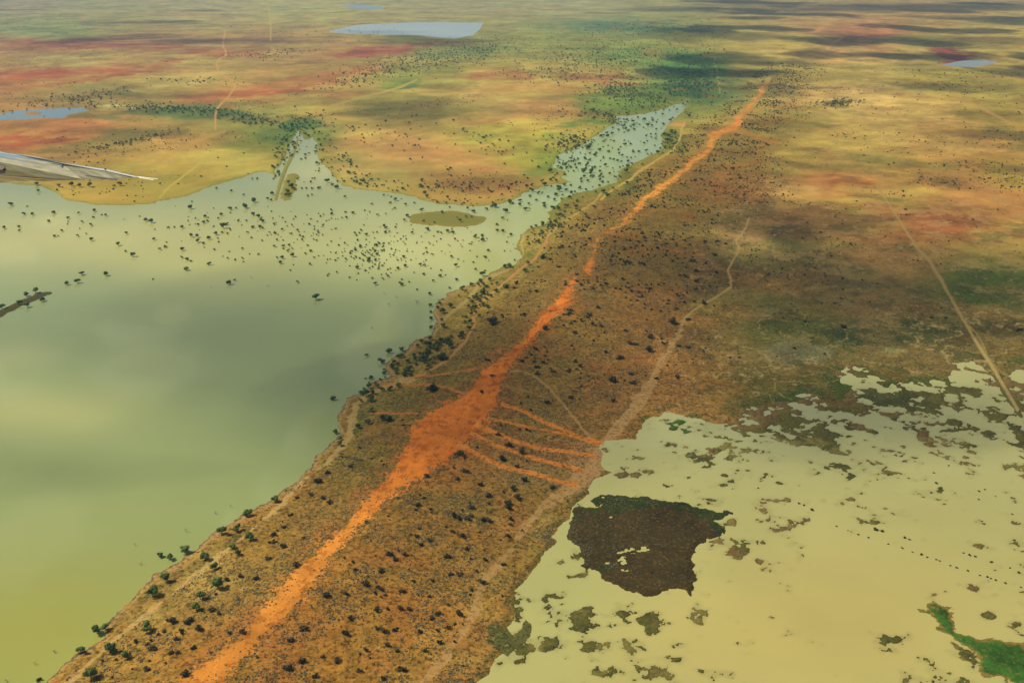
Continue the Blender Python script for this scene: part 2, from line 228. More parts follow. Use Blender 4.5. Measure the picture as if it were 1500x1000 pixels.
def weed_field(U, V, X, Y, SP, flood):
    wf = np.full(U.shape, -2.0); k = (flood > -55)
    if not k.any(): return wf
    u, v = U[k], V[k]; b = np.full(u.shape, -.42); ou = fbm(X[k], Y[k], 30, 3, 14, SP[k])
    for (a, c, ru, rv, an, st) in WEED:
        q = blob(u + ou * ru * .4, v + ou * rv * .3, a, c, ru * 1.25, rv * 1.25, an); b = np.maximum(b, -.42 + st * 1.0 * np.exp(-q * 0.8))
    b += .85 * np.exp(-np.clip(flood[k], 0, 200) / 15.0) * (v < 700) * (u > 1060)
    b += .22 * np.exp(-blob(u, v, 880, 930, 130, 50, 0)) + .25 * np.exp(-blob(u, v, 1300, 615, 200, 45, 0)) + .2 * np.exp(-blob(u, v, 1080, 800, 50, 70, 0))
    b -= .45 * np.exp(-blob(u, v, 1200, 880, 190, 120, 0) ** 2) + .25 * np.exp(-blob(u, v, 1400, 800, 120, 60, 0))
    n = fbm(X[k], Y[k], 11, 5, 11, SP[k], .74); n2 = fbm(X[k], Y[k], 45, 3, 12, SP[k])
    wf[k] = b * .95 + (1.0 + .25 * (v < 680)) * n + .2 * n2 - .40
    return wf

def terrain(U, V, want_col=True):
    """position and soil colour of ground points seen along photo pixels U, V"""
    dep = depth_of(V); mpp = dep / F
    SP = np.sqrt(mpp * dep * dep / F / H) * .8      # mesh spacing in metres
    X, Y = unproject(U, V, np.zeros_like(U))
    Dc = dist_crest(X, Y)
    pw = fbm(X, Y, 60, 6, 3, SP); pv = fbm(X, Y, 60, 6, 4, SP)
    wa = np.clip(2.2 / mpp, .5, 9)
    Uw = U + pw * wa; Vw = V + pv * wa * 0.4
    fw = fbm(X, Y, 14, 5, 5, SP, .68); fz = fbm(X, Y, 14, 5, 6, SP, .68)
    Uw = Uw + fw * np.clip(2.6 / mpp, .6, 6); Vw = Vw + fz * np.clip(2.6 / mpp, .4, 6) * .6
    # --- water bodies
    lake = poly_sd(Uw, Vw, LAKE)
    lake = np.minimum(lake, -poly_sd(Uw, Vw, ISLET)); lake = np.minimum(lake, -stroke(Uw, Vw, SPIT)); lake = np.minimum(lake, -stroke(Uw, Vw, CHAN_BANK)); lake = np.minimum(lake, -stroke(U, V, [(404,292,2.5),(410,270,3),(418,248,3),(430,225,2.5),(436,205,2)]))
    iso = blob(U, V, 850, 225, 60, 60, -30)
    flood = poly_sd(Uw, Vw, FLOOD)
    dp = poly_sd(U + pw * 5 + fw * 9, V + pv * 3.5 + fz * 6, DPATCH); gb = poly_sd(U + pw * 6 + fw * 12, V + pv * 4 + fz * 8, GREENBR); bw = poly_sd(U + pw * 3 + fw * 5, V + pv * 2 + fz * 4, BANKWEED)
    wf = weed_field(U, V, X, Y, SP, flood)
    sand = np.maximum.reduce([stroke(U + pw * 5, V + pv * 4, R, 30) for R in (RIDGE, RIDGE_B, RIDGE_C)])
    sand = np.maximum(sand - np.clip(sand, 0, 4) * .0, poly_sd(U + pw * 5, V + pv * 4, BODY))
    # fine holes of water in the dark patch
    hole = fbm(X, Y, 12, 4, 13, SP, .7) + .9 * np.exp(-blob(U, V, 915, 815, 22, 22, 0)) + .8 * np.exp(-blob(U, V, 900, 790, 20, 8, 0)) + .7 * np.exp(-blob(U, V, 893, 757, 8, 4, 0)) - 1.08
    isl = np.maximum.reduce([np.minimum(dp, -hole * 12), gb, bw])
    bank = stroke(U + fw * 3, V + fz * 2, [(1440,515,4),(1452,534,5),(1470,565,6),(1484,590,6),(1496,608,3)]); islm = np.maximum(np.maximum(isl, wf * 10), bank)
    flood = np.minimum(flood, -islm)
    ponds = np.maximum.reduce([poly_sd(Uw, Vw, P) for P in (POND, FARLAKE, RLAKE, FARSTREAM)])
    ponds = np.minimum(ponds, -(1 - blob(U, V, 48, 166.5, 14, 2.2, 0)) * 3)
    wsd = np.maximum.reduce([lake, flood, ponds])              # > 0 in water, photo pixels
    wm = wsd * mpp
    Z = np.clip(-wm * 0.12, -0.7, 0.45)
    # --- relief: one long dune
    side = np.where(Dc > 0, 62.0, 44.0)
    dune = 8.5 * np.exp(-np.abs(Dc / side) ** 1.7) * sstep(0, 26, -wm)
    dune *= 1 - .8 * sstep(3500, 9000, Y)
    Z = Z + dune
    landm = sstep(0, 10, -wm)
    Z = Z + landm * (0.35 * fbm(X, Y, 30, 3, 21, SP) + 0.5 * fbm(X, Y, 140, 2, 22, SP)) * np.clip(dune, .25, 1.2)
    Z = Z + landm * sstep(-6, 8, sand) * (.9 * fbm(X, Y, 22, 4, 23, SP, .6) + .25 * fbm(X, Y, 7, 2, 24, SP)) * sstep(4, 40, -wm)
    Z = np.where(wsd < 0, np.maximum(Z, .03), Z)
    for _ in range(2):
        X2, Y2 = unproject(U, V, Z)
    if not want_col: return X2, Y2, Z, wsd, Dc
    # --- colour
    VS = 2.4; num = np.zeros(U.shape + (3,)); den = np.zeros(U.shape)
    Uq = U + pw * 16; Vq = V + pv * 7 * np.clip((V + 60) / 300, .15, 1)
    for c in CT:
        vs = VS * 560 / (max(c[1], 0) + 160)
        w = 1.0 / (((Uq - c[0]) ** 2 + ((Vq - c[1]) * vs) ** 2) + 250) ** 1.9
        num += w[:, None] * alb(c[2:5]); den += w
    C = num / den[:, None]
    def paint(m, c, C=C):
        C += m[:, None] * (alb(c) - C)
    for (a, b, ru, rv, an, cc, st) in PATCH:
        cc = np.array(cc, float) * (.93 if cc[0] > cc[1] * 1.5 else 1); gy = cc.mean(); cc = cc + (np.array([gy * 1.15, gy * 1.02, gy * .62]) - cc) * (.12 if cc[0] > cc[1] * 1.5 else .28)
        k = (np.abs(U - a) < ru * 2.2 + 30) & (np.abs(V - b) < max(ru * abs(math.sin(math.radians(an))), rv) * 2.2 + 14)
        if not k.any(): continue
        q = blob(U[k] + pw[k] * ru * .28, V[k] + pv[k] * rv * .45, a, b, ru, rv, an)
        m = st * sstep(1.8, .25, q + .9 * pw[k] + .5 * fbm(X[k], Y[k], 35, 4, 33, SP[k], .7))
        C[k] += m[:, None] * (alb(cc) - C[k])
    # streaks of plant cover and bare soil
    far = sstep(330, 120, V)
    s1 = fbm(X, Y, 90, 5, 41, SP); s2 = fbm(X, Y, 12, 4, 42, SP, .7); s3 = fbm(X, Y, 400, 5, 43, SP)
    C *= (1 + .16 * s1 + .10 * s3)[:, None]
    g = sstep(.25, .9, s3 + .5 * s1) * .35
    C += (g * landm)[:, None] * (alb((112, 122, 58)) - C) * np.array([1, .9, 1])
    r = sstep(.35, .9, -s1 - .4 * s3) * .25
    C += r[:, None] * (alb((188, 138, 80)) - C)
    mo = fbm(X, Y, 55, 6, 46, SP, .72); mk = sstep(900, 1010, U) * (.45 + .55 * sstep(200, 330, V)) * (Dc > 100)
    C *= (1 + mk * np.clip(mo, -1, 1) * .42)[:, None]
    mo2 = sstep(.18, .5, fbm(X, Y, 30, 5, 47, SP, .7)) * mk * .45; C += mo2[:, None] * (alb((186, 150, 98)) - C)
    mo3 = sstep(.3, .6, fbm(X, Y, 42, 5, 48, SP, .7)) * mk * .5; C += mo3[:, None] * (alb((82, 88, 44)) - C)
    fa = sstep(340, 200, V); C *= (1 + fa * np.clip(fbm(X, Y, 120, 6, 49, SP * .6, .8), -1, 1) * .42)[:, None]
    # speckled scrub texture on the dune flanks and the near plain
    scr = sstep(-150, -60, Dc) * sstep(260, 110, Dc + 60 * s1) * sstep(2500, 1200, Y)
    scr = np.maximum(scr, .75 * sstep(250, 500, V) * (U > 900))
    tex = s2 * .6 + fbm(X, Y, 3.5, 3, 44, SP, .8) * .75
    C *= (1 + scr * np.clip(tex, -1, 1) * .32)[:, None]
    pale = scr * sstep(.25, .9, fbm(X, Y, 5, 3, 45, SP, .8)) * .2
    C += pale[:, None] * (alb((196, 160, 92)) - C)
    C *= (1 - .30 * (1 - .75 * sstep(700, 900, V)) * sstep(-70, -40, Dc) * sstep(260, 90, Dc + 60 * s1) * sstep(2600, 1500, Y) * sstep(20, 60, -wm + 40))[:, None]  # flanks darkened in the colour, less so at the sunlit near end
    fl = sstep(.45, .8, fbm(X, Y, 7, 4, 52, SP, .85)) * mk * .5; C += fl[:, None] * (alb((196, 166, 116)) - C)
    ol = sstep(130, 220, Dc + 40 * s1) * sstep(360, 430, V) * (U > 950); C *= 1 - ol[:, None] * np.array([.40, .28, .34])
    wf_ = sstep(-80, -45, Dc) * sstep(170, 70, Dc + 60 * s1) * sstep(2600, 1500, Y); C *= 1 + wf_[:, None] * np.array([.14, -.01, -.16])
    rust = wf_ * sstep(.05, .6, fbm(X, Y, 40, 5, 53, SP, .7)) * .38 * (Dc > -20) * sstep(150, 80, Dc); C += rust[:, None] * (alb((176, 104, 52)) - C)
    # dark green fringe along the flood and small marsh pools
    fr = sstep(-34, -2, poly_sd(Uw + pw * 6, Vw, FLOOD)) * (U > 1060) * (V < 700) * (wsd < 0)
    paint(fr * sstep(-.5, .3, s1 + s2 * .5 + .25), (62, 84, 36))
    fr2 = sstep(-20, -4, poly_sd(Uw, Vw, FLOOD)) * (U <= 1060) * (wsd < 0)
    paint(fr2 * .85 * sstep(-.45, .35, s2 + .5 * s1), (78, 84, 36))
    # pinkish mud rims on the right plain
    rim = np.abs(fbm(X, Y, 38, 4, 51, SP)); rm = sstep(.07, .02, rim) * (U > 1000) * sstep(430, 470, V) * sstep(620, 560, V) * (wsd < 0)
    paint(rm * .7, (182, 158, 110))
    # tracks
    tm = np.zeros(U.shape); thin = np.clip(1.0 / np.clip(mpp * 0 + 1, 1, 9), 0, 1)
    for pts, cc, st in PALE:
        wide = max(p[2] for p in pts) > 4.5
        s = stroke(U + pw * (3.5 if wide else .9), V + pv * (2.5 if wide else .7), pts)
        m = sstep(-1.0, .6, s + (s2 * 3.5 if wide else s2 * .5)) * st
        paint(m, cc); tm = np.maximum(tm, m * (.9 if not wide else .5))
    paint(.75 * sstep(1.6, .4, blob(U + pw * 8, V + pv * 6, 855, 678, 26, 30, 20)), (178, 138, 96))
    # shoreline: wet band then pale strand along the left lake, mud along the flood
    ld = -poly_sd(Uw, Vw, LAKE); near = sstep(330, 480, V)
    paint(near * sstep(7, 3.5, ld + s2) * (wsd < 0) * (U < 720), (178, 146, 104))
    paint(near * sstep(2.4, .8, ld) * (wsd < 0) * (U < 720), (122, 100, 70))
    paint((1 - near) * sstep(10, 1, ld + 3 * s1) * (wsd < 0) * .6, (132, 136, 60))
    paint((1 - near) * sstep(2.5, .5, ld) * (wsd < 0) * .6, (122, 118, 60))
    paint(sstep(-3, 1, stroke(U + pw * 2, V + pv, SPIT)), (78, 74, 40))
    # --- orange sand
    er = 9.0 * np.clip((V + 60) / 560, .35, 1.6)
    tx = fbm(X, Y, 7, 5, 61, SP, .95); big = sstep(0, 8, sand - 8)
    ms = sstep(-1.2, 1.2, sand + er * (tx * .8 - .02) * (1 - .8 * big)) * (1 - .55 * sstep(430, 330, V) * sstep(-.1, .5, fbm(X, Y, 6, 4, 66, SP, .9)))
    halo = sstep(-28, 2, sand * 560 / (V + 60) + 6 * tx) * sstep(-.2, .5, tx + fbm(X, Y, 2.6, 2, 62, SP)) * .55 * (V > 90)
    sc = alb((204, 116, 40)) + sstep(660, 800, V)[:, None] * (alb((212, 138, 58)) - alb((204, 116, 40))) + sstep(430, 330, V)[:, None] * (alb((212, 140, 62)) - alb((204, 116, 40)))
    sc = sc * (1 + .10 * s1 + .05 * fbm(X, Y, 6, 3, 63, SP))[:, None]
    sc = sc * (1 + .22 * fbm(X, Y, 26, 4, 64, SP, .7))[:, None] * np.where((fbm(X, Y, 5, 3, 65, SP, .8) > .42)[:, None], np.array([.72, .66, .6]), 1.0)
    C += halo[:, None] * (sc * np.array([.95, 1, 1.05]) - C)
    C += ms[:, None] * (sc - C)
    for k, R in enumerate(RILLS):
        s = stroke(U + pw * 1.5, V + pv, R)
        C += (sstep(-1.2, .6, s + tx * .5) * (1 if k < 5 else (.8 if k < 8 else .4)))[:, None] * (alb((212, 130, 56)) - C)
    # --- drowned mud and weeds in the flood
    inw = islm > -8
    wc = np.where((fbm(X, Y, 60, 2, 71, SP) + .3 * s2 > .15)[:, None], alb((92, 90, 44)), alb((118, 98, 62)))
    wc = np.where((V < 720)[:, None] & (s1 + s2 * .5 > -.1)[:, None], alb((72, 76, 42)), wc)
    wc = np.where((blob(U, V, 1000, 625, 30, 10, 0) < 1)[:, None] | (blob(U, V, 1030, 850, 20, 16, 0) < 1)[:, None], alb((60, 98, 38)), wc)
    wc = wc * (1 + .3 * s2)[:, None]
    fl0 = poly_sd(Uw, Vw, FLOOD)
    k = (fl0 > 0) & (wf > -.6)
    hz = sstep(-.1, .5, fbm(X, Y, 18, 4, 72, SP, .7)) * .5 * (V > 640); wc = wc + hz[:, None] * (alb((150, 138, 80)) - wc)
    edge_ = sstep(.25, .02, wf) * .35; wc = wc * (1 - edge_)[:, None]
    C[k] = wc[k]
    m = sstep(-1, 1, bank) * (fl0 > 0); C += m[:, None] * (alb((96, 92, 50)) - C)
    m = sstep(-1, .6, stroke(U + pw * .9, V, [(1428,497,1.8),(1450,532,2),(1470,565,2.2),(1490,600,2.2)])) * .85; C += m[:, None] * (alb((176, 156, 108)) - C)
    m = sstep(-2, 1, dp) * (fl0 > 0)
    dpc = np.where((blob(U + pw * 30 + fw * 25, V + pv * 16 + fz * 14, 975, 806, 140, 68, 10) < 1)[:, None], alb((64, 54, 30)), alb((48, 60, 28)))
    dpc = dpc * (1 + .25 * s2 + .2 * s1)[:, None]
    C += m[:, None] * (dpc - C)
    m = sstep(-3, 0, gb); C += m[:, None] * (alb((138, 118, 62)) - C)
    m = sstep(2, 7, gb + s2 * 3); C += m[:, None] * (alb((58, 98, 38)) * (1 + .4 * s2)[:, None] - C)
    m = sstep(-1, 1, bw); C += m[:, None] * (alb((96, 98, 52)) - C)
    # under water: mud bed
    m = sstep(0, 2, wsd); C += m[:, None] * (alb((120, 105, 60)) - C)
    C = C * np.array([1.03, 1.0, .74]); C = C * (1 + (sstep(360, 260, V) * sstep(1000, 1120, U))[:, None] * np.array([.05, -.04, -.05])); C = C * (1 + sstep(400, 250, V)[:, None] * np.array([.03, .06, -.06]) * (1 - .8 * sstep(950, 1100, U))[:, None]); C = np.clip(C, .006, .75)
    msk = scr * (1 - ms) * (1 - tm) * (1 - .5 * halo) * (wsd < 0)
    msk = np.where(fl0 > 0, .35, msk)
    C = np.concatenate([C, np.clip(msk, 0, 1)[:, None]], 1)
    return X2, Y2, Z, wsd, Dc, C

def ground_at(U, V):
    U = np.asarray(U, float); V = np.asarray(V, float)
    X, Y, Z, wsd, Dc = terrain(U, V, False)
    return X, Y, Z, wsd, Dc
def mesh_np(name, co, quads, tris=None, mat=None, col=None, smooth=True):
    me = bpy.data.meshes.new(name)
    co = np.asarray(co, np.float32); me.vertices.add(len(co)); me.vertices.foreach_set('co', co.ravel())
    loops, starts, tot = [], [], 0
    if quads is not None and len(quads):
        q = np.asarray(quads, np.int32); loops.append(q.ravel()); starts.append(np.arange(len(q), dtype=np.int32) * 4); tot = q.size
    if tris is not None and len(tris):
        t = np.asarray(tris, np.int32); loops.append(t.ravel()); starts.append(tot + np.arange(len(t), dtype=np.int32) * 3)
    loops = np.concatenate(loops); starts = np.concatenate(starts)
    me.loops.add(len(loops)); me.loops.foreach_set('vertex_index', loops)
    me.polygons.add(len(starts)); me.polygons.foreach_set('loop_start', starts)
    if smooth: me.polygons.foreach_set('use_smooth', np.ones(len(starts), bool))
    if col is not None:
        a = me.color_attributes.new('soil', 'FLOAT_COLOR', 'POINT')
        a.data.foreach_set('color', (col if col.shape[1] == 4 else np.concatenate([col, np.ones((len(col), 1))], 1)).astype(np.float32).ravel())
    me.update(calc_edges=True)
    if mat: me.materials.append(mat)
    return me
def link(name, me, parent=None):
    o = bpy.data.objects.new(name, me); COL.objects.link(o)
    if parent: o.parent = parent
    return o

# ------------------------------------------------------------------ materials
def mat(name):
    m = bpy.data.materials.new(name); m.use_nodes = True
    return m, m.node_tree, m.node_tree.nodes['Principled BSDF']
def ground_material():
    m, t, b = mat('soil'); N, K = t.nodes, t.links
    at = N.new('ShaderNodeAttribute'); at.attribute_name = 'soil'
    tc = N.new('ShaderNodeNewGeometry')
    n1 = N.new('ShaderNodeTexNoise'); n1.inputs['Scale'].default_value = .9; n1.inputs['Detail'].default_value = 3
    K.new(tc.outputs['Position'], n1.inputs['Vector'])
    r = N.new('ShaderNodeMapRange'); r.inputs['From Min'].default_value = .3; r.inputs['From Max'].default_value = .7; r.inputs['To Min'].default_value = .86; r.inputs['To Max'].default_value = 1.14
    K.new(n1.outputs[0], r.inputs['Value'])
    mx = N.new('ShaderNodeMix'); mx.data_type = 'RGBA'; mx.blend_type = 'MULTIPLY'; mx.inputs['Factor'].default_value = 1
    K.new(at.outputs['Color'], mx.inputs['A']); K.new(r.outputs[0], mx.inputs['B']); 
    def spk(scale, lo, hi, det, rough):
        q = N.new('ShaderNodeTexNoise'); q.inputs['Scale'].default_value = scale; q.inputs['Detail'].default_value = det; q.inputs['Roughness'].default_value = rough
        K.new(tc.outputs['Position'], q.inputs['Vector']); w = N.new('ShaderNodeMapRange'); w.inputs['From Min'].default_value = lo; w.inputs['From Max'].default_value = hi; K.new(q.outputs[0], w.inputs['Value'])
        f = N.new('ShaderNodeMath'); f.operation = 'MULTIPLY'; K.new(w.outputs[0], f.inputs[0]); K.new(at.outputs['Alpha'], f.inputs[1]); return f.outputs[0]
    def layer(src, fac, mul, strength):
        s = N.new('ShaderNodeMath'); s.operation = 'MULTIPLY'; s.inputs[1].default_value = strength; K.new(fac, s.inputs[0])
        q = N.new('ShaderNodeMix'); q.data_type = 'RGBA'; q.blend_type = 'MULTIPLY'; K.new(s.outputs[0], q.inputs['Factor']); K.new(src, q.inputs['A']); q.inputs['B'].default_value = (*mul, 1); return q.outputs['Result']
    c1 = layer(mx.outputs['Result'], spk(.42, .50, .60, 4, .75), (.26, .27, .20), .95)
    c2 = layer(c1, spk(.16, .52, .66, 3, .6), (.55, .62, .5), .7)
    q = N.new('ShaderNodeMix'); q.data_type = 'RGBA'; q.blend_type = 'MIX'; s = N.new('ShaderNodeMath'); s.operation = 'MULTIPLY'; s.inputs[1].default_value = .6
    K.new(spk(.6, .56, .66, 3, .7), s.inputs[0]); K.new(s.outputs[0], q.inputs['Factor']); K.new(c2, q.inputs['A']); q.inputs['B'].default_value = (*alb((190, 150, 84)), 1)
    K.new(q.outputs['Result'], b.inputs['Base Color'])
    b.inputs['Roughness'].default_value = .95; b.inputs['Specular IOR Level'].default_value = .1
    bp = N.new('ShaderNodeBump'); bp.inputs['Strength'].default_value = .35; bp.inputs['Distance'].default_value = .4
    K.new(n1.outputs[0], bp.inputs['Height']); K.new(bp.outputs[0], b.inputs['Normal'])
    return m
def water_material(name, rough=.06):
    m, t, b = mat(name); N, K = t.nodes, t.links
    at = N.new('ShaderNodeAttribute'); at.attribute_name = 'soil'
    K.new(at.outputs['Color'], b.inputs['Base Color'])
    b.inputs['Roughness'].default_value = rough; b.inputs['IOR'].default_value = 1.33
    g = N.new('ShaderNodeNewGeometry'); n = N.new('ShaderNodeTexNoise'); n.inputs['Scale'].default_value = .35; n.inputs['Detail'].default_value = 3
    K.new(g.outputs['Position'], n.inputs['Vector'])
    bp = N.new('ShaderNodeBump'); bp.inputs['Strength'].default_value = .06; bp.inputs['Distance'].default_value = .05
    K.new(n.outputs[0], bp.inputs['Height']); K.new(bp.outputs[0], b.inputs['Normal'])
    return m
def plain(name, c, rough=.8, metal=0.0, noise=None):
    m, t, b = mat(name); b.inputs['Roughness'].default_value = rough; b.inputs['Metallic'].default_value = metal
    if noise:
        N, K = t.nodes, t.links
        n = N.new('ShaderNodeTexNoise'); n.inputs['Scale'].default_value = noise; n.inputs['Detail'].default_value = 4
        g = N.new('ShaderNodeTexCoord'); K.new(g.outputs['Object'], n.inputs['Vector'])
        r = N.new('ShaderNodeMix'); r.data_type = 'RGBA'; r.inputs['A'].default_value = (*[x * .7 for x in c], 1); r.inputs['B'].default_value = (*[min(1, x * 1.25) for x in c], 1)
        K.new(n.outputs[0], r.inputs['Factor']); K.new(r.outputs['Result'], b.inputs['Base Color'])
    else: b.inputs['Base Color'].default_value = (*c, 1)
    return m
def leaf_material(name, cols):
    m, t, b = mat(name); N, K = t.nodes, t.links
    oi = N.new('ShaderNodeObjectInfo'); g = N.new('ShaderNodeNewGeometry')
    ad = N.new('ShaderNodeMath'); ad.operation = 'MULTIPLY_ADD'; ad.inputs[1].default_value = .45
    K.new(g.outputs['Random Per Island'], ad.inputs[0])
    ml = N.new('ShaderNodeMath'); ml.operation = 'MULTIPLY'; ml.inputs[1].default_value = .55; K.new(oi.outputs['Random'], ml.inputs[0]); K.new(ml.outputs[0], ad.inputs[2])
    cr = N.new('ShaderNodeValToRGB'); e = cr.color_ramp.elements
    e[0].color = (*cols[0], 1); e[1].color = (*cols[-1], 1)
    for i in range(1, len(cols) - 1): q = e.new(i / (len(cols) - 1)); q.color = (*cols[i], 1)
    K.new(ad.outputs[0], cr.inputs[0]); K.new(cr.outputs[0], b.inputs['Base Color'])
    b.inputs['Roughness'].default_value = .7; b.inputs['Specular IOR Level'].default_value = .2
    return m
M_SOIL = ground_material()
M_LEAF = leaf_material('leaves', [(.045, .090, .016), (.075, .135, .022), (.12, .19, .032), (.19, .23, .055)])
M_LEAFB = leaf_material('bright_leaves', [(.03, .075, .014), (.05, .12, .02), (.07, .14, .03)])
M_SCRUB = leaf_material('scrub_leaves', [(.020, .026, .011), (.034, .038, .015), (.056, .056, .020), (.10, .082, .034)])
M_TUFT = leaf_material('dry_grass', [(.022, .026, .010), (.045, .045, .016), (.085, .07, .024), (.26, .18, .075)])
M_FAR = leaf_material('distant_leaves', [(.045, .085, .020), (.075, .125, .028), (.11, .16, .035)])
M_BARK = plain('bark', (.16, .12, .08), .9, 0, 3)
M_DEAD = plain('dead_wood', (.22, .19, .14), .9, 0, 3)

# ------------------------------------------------------------------ ground: one sheet, finest where the photo looks
def axis(lo, a, b, hi, step, grow=1.25):
    mid = list(np.arange(a, b + 1e-6, step)); left = []; s = step; x = a
    while x - s > lo: s *= grow; x -= s; left.append(max(x, lo))
    right = []; s = step; x = mid[-1]
    while x + s < hi: s *= grow; x += s; right.append(min(x, hi))
    return np.array(left[::-1] + mid + right)
QS = 1.25
ua = axis(-1300, -20, 1520, 2800, QS, 1.12)
va = np.concatenate([[-55, -50, -44, -37, -30, -24, -18, -13, -9, -6, -3.5, -1.5], np.arange(0, 1010, QS), 1010 + np.cumsum(np.geomspace(2, 60, 18))])
nu, nv = len(ua), len(va)
UU, VV = np.meshgrid(ua, va); UU = UU.ravel(); VV = VV.ravel()
parts = []
for i in range(0, len(UU), 200000):
    parts.append(terrain(UU[i:i + 200000], VV[i:i + 200000]))
X, Y, Z, WS, DC, CC = [np.concatenate([p[k] for p in parts]) for k in range(6)]
idx = np.arange(nu * nv).reshape(nv, nu)
quads = np.stack([idx[1:, :-1], idx[1:, 1:], idx[:-1, 1:], idx[:-1, :-1]], -1).reshape(-1, 4)
# skirt out to the horizon on every side
b = np.concatenate([idx[0, :], idx[1:, -1], idx[-1, -2::-1], idx[-2:0:-1, 0]])
bx, by = X[b] - 0, Y[b] - 500
rr = np.hypot(bx, by); k = 60000 / rr
sx, sy = bx * k, 500 + by * k
ring = np.arange(len(b)) + len(X)
sk_q = np.stack([b, np.roll(b, -1), np.roll(ring, -1), ring], -1)
co = np.concatenate([np.stack([X, Y, Z], 1), np.stack([sx, sy, np.full(len(b), .3)], 1)])
cc = np.concatenate([CC, np.tile(np.append(alb((160, 140, 85)), 0), (len(b), 1))])
g_me = mesh_np('ground', co, np.concatenate([quads, sk_q]), None, M_SOIL, cc)
ground = link('ground', g_me); tag(ground, 'arid plain with red soil, tracks and one long orange sand ridge', None, None, 'structure')

# ------------------------------------------------------------------ water sheets (flat, at z = 0; the land rises through them)
def water(name, P, rng, step, colf, label, material, pad=26):
    u0, u1, v0, v1 = rng
    nu_, nv_ = max(6, int((u1 - u0) / step)), max(6, int((v1 - v0) / (step * .5)))
    uu, vv = np.meshgrid(np.linspace(u0, u1, nu_), np.linspace(v0, v1, nv_))
    x, y = unproject(uu.ravel(), vv.ravel(), np.zeros(uu.size))
    s = poly_sd(uu.ravel(), vv.ravel(), P, 80).reshape(uu.shape)
    ix = np.arange(uu.size).reshape(nv_, nu_)
    keep = np.maximum.reduce([s[1:, 1:], s[1:, :-1], s[:-1, 1:], s[:-1, :-1]]) > -pad
    q = np.stack([ix[1:, :-1], ix[1:, 1:], ix[:-1, 1:], ix[:-1, :-1]], -1)[keep]
    used = np.unique(q); rm = np.full(uu.size, -1); rm[used] = np.arange(len(used))
    c = colf(uu.ravel()[used], vv.ravel()[used], x[used], y[used])
    me = mesh_np(name, np.stack([x, y, np.zeros(uu.size)], 1)[used], rm[q], None, material, c)
    o = link(name, me); tag(o, label, None, None, 'structure'); return o
def mixc(base, blobs, mud=False):
    def f(u, v, x, y):
        c = np.tile(alb(base, 1.15), (len(u), 1)); n = fbm(x, y, 200, 3, 81, np.full(u.shape, 8.0))
        for (a, b_, ru, rv, an, cc_, st) in blobs:
            m = st * np.exp(-blob(u + n * ru * .15, v + n * rv * .15, a, b_, ru, rv, an)); c += m[:, None] * (alb(cc_, 1.15) - c)
        if mud:
            sp = np.full(u.shape, 1.2); w = weed_field(u, v, x, y, sp, np.full(u.shape, 60.0)); silt = fbm(x, y, 90, 4, 83, sp)
            c *= (1 + .07 * silt)[:, None]; m = sstep(-.55, .05, w) * .38; c += m[:, None] * (alb((136, 130, 74), 1.15) - c)
        else: c *= (1 + .06 * fbm(x, y, 160, 4, 84, np.full(u.shape, 4.0)))[:, None]
        return np.clip(c, .01, .7)
    return f
M_WL, M_WR = water_material('silty_water'), water_material('pale_silty_water')
water('lake', LAKE, (-900, 1030, 140, 1330), 14, mixc((152, 164, 98), [(150,350,420,60,0,(198,192,104),.95),(620,350,190,60,0,(200,200,118),.95),(880,230,130,60,-30,(186,204,136),1),(470,250,80,40,0,(198,196,112),.9),(400,560,380,110,0,(140,154,96),.8),(60,940,340,150,0,(166,164,72),.9),(40,600,150,36,0,(190,188,112),.7),(20,520,60,20,0,(178,178,110),.5)]), 'broad silty lake left of the sand ridge', M_WL)  # silt tones, plus a cream cloud reflection painted in at the left
water('floodwater', FLOOD, (300, 2300, 515, 1330), 4.5, mixc((178, 174, 106), [(1150,620,300,60,0,(164,168,116),.8),(1250,940,420,140,0,(194,176,98),.8),(820,860,80,120,0,(176,178,106),.5)], True), 'pale muddy floodwater right of the sand ridge', M_WR)  # greyer blob along the top puts cloud shade into the water colour
water('pond', POND, (-330, 150, 145, 195), 6, mixc((120, 140, 130), []), 'blue pond at the left edge behind the dark tree line', M_WL, 3)
water('far_lake', FARLAKE, (465, 720, 28, 62), 5, mixc((200, 208, 190), []), 'pale blue lake near the top of the view', M_WL, 3)
water('far_pool', RLAKE, (1365, 1475, 84, 104), 4, mixc((165, 165, 150), []), 'grey pool beside a red clay pan at the far right', M_WL, 3)
water('far_stream', FARSTREAM, (485, 575, 4, 17), 4, mixc((150, 165, 165), []), 'thin pale water at the very top', M_WL, 2)

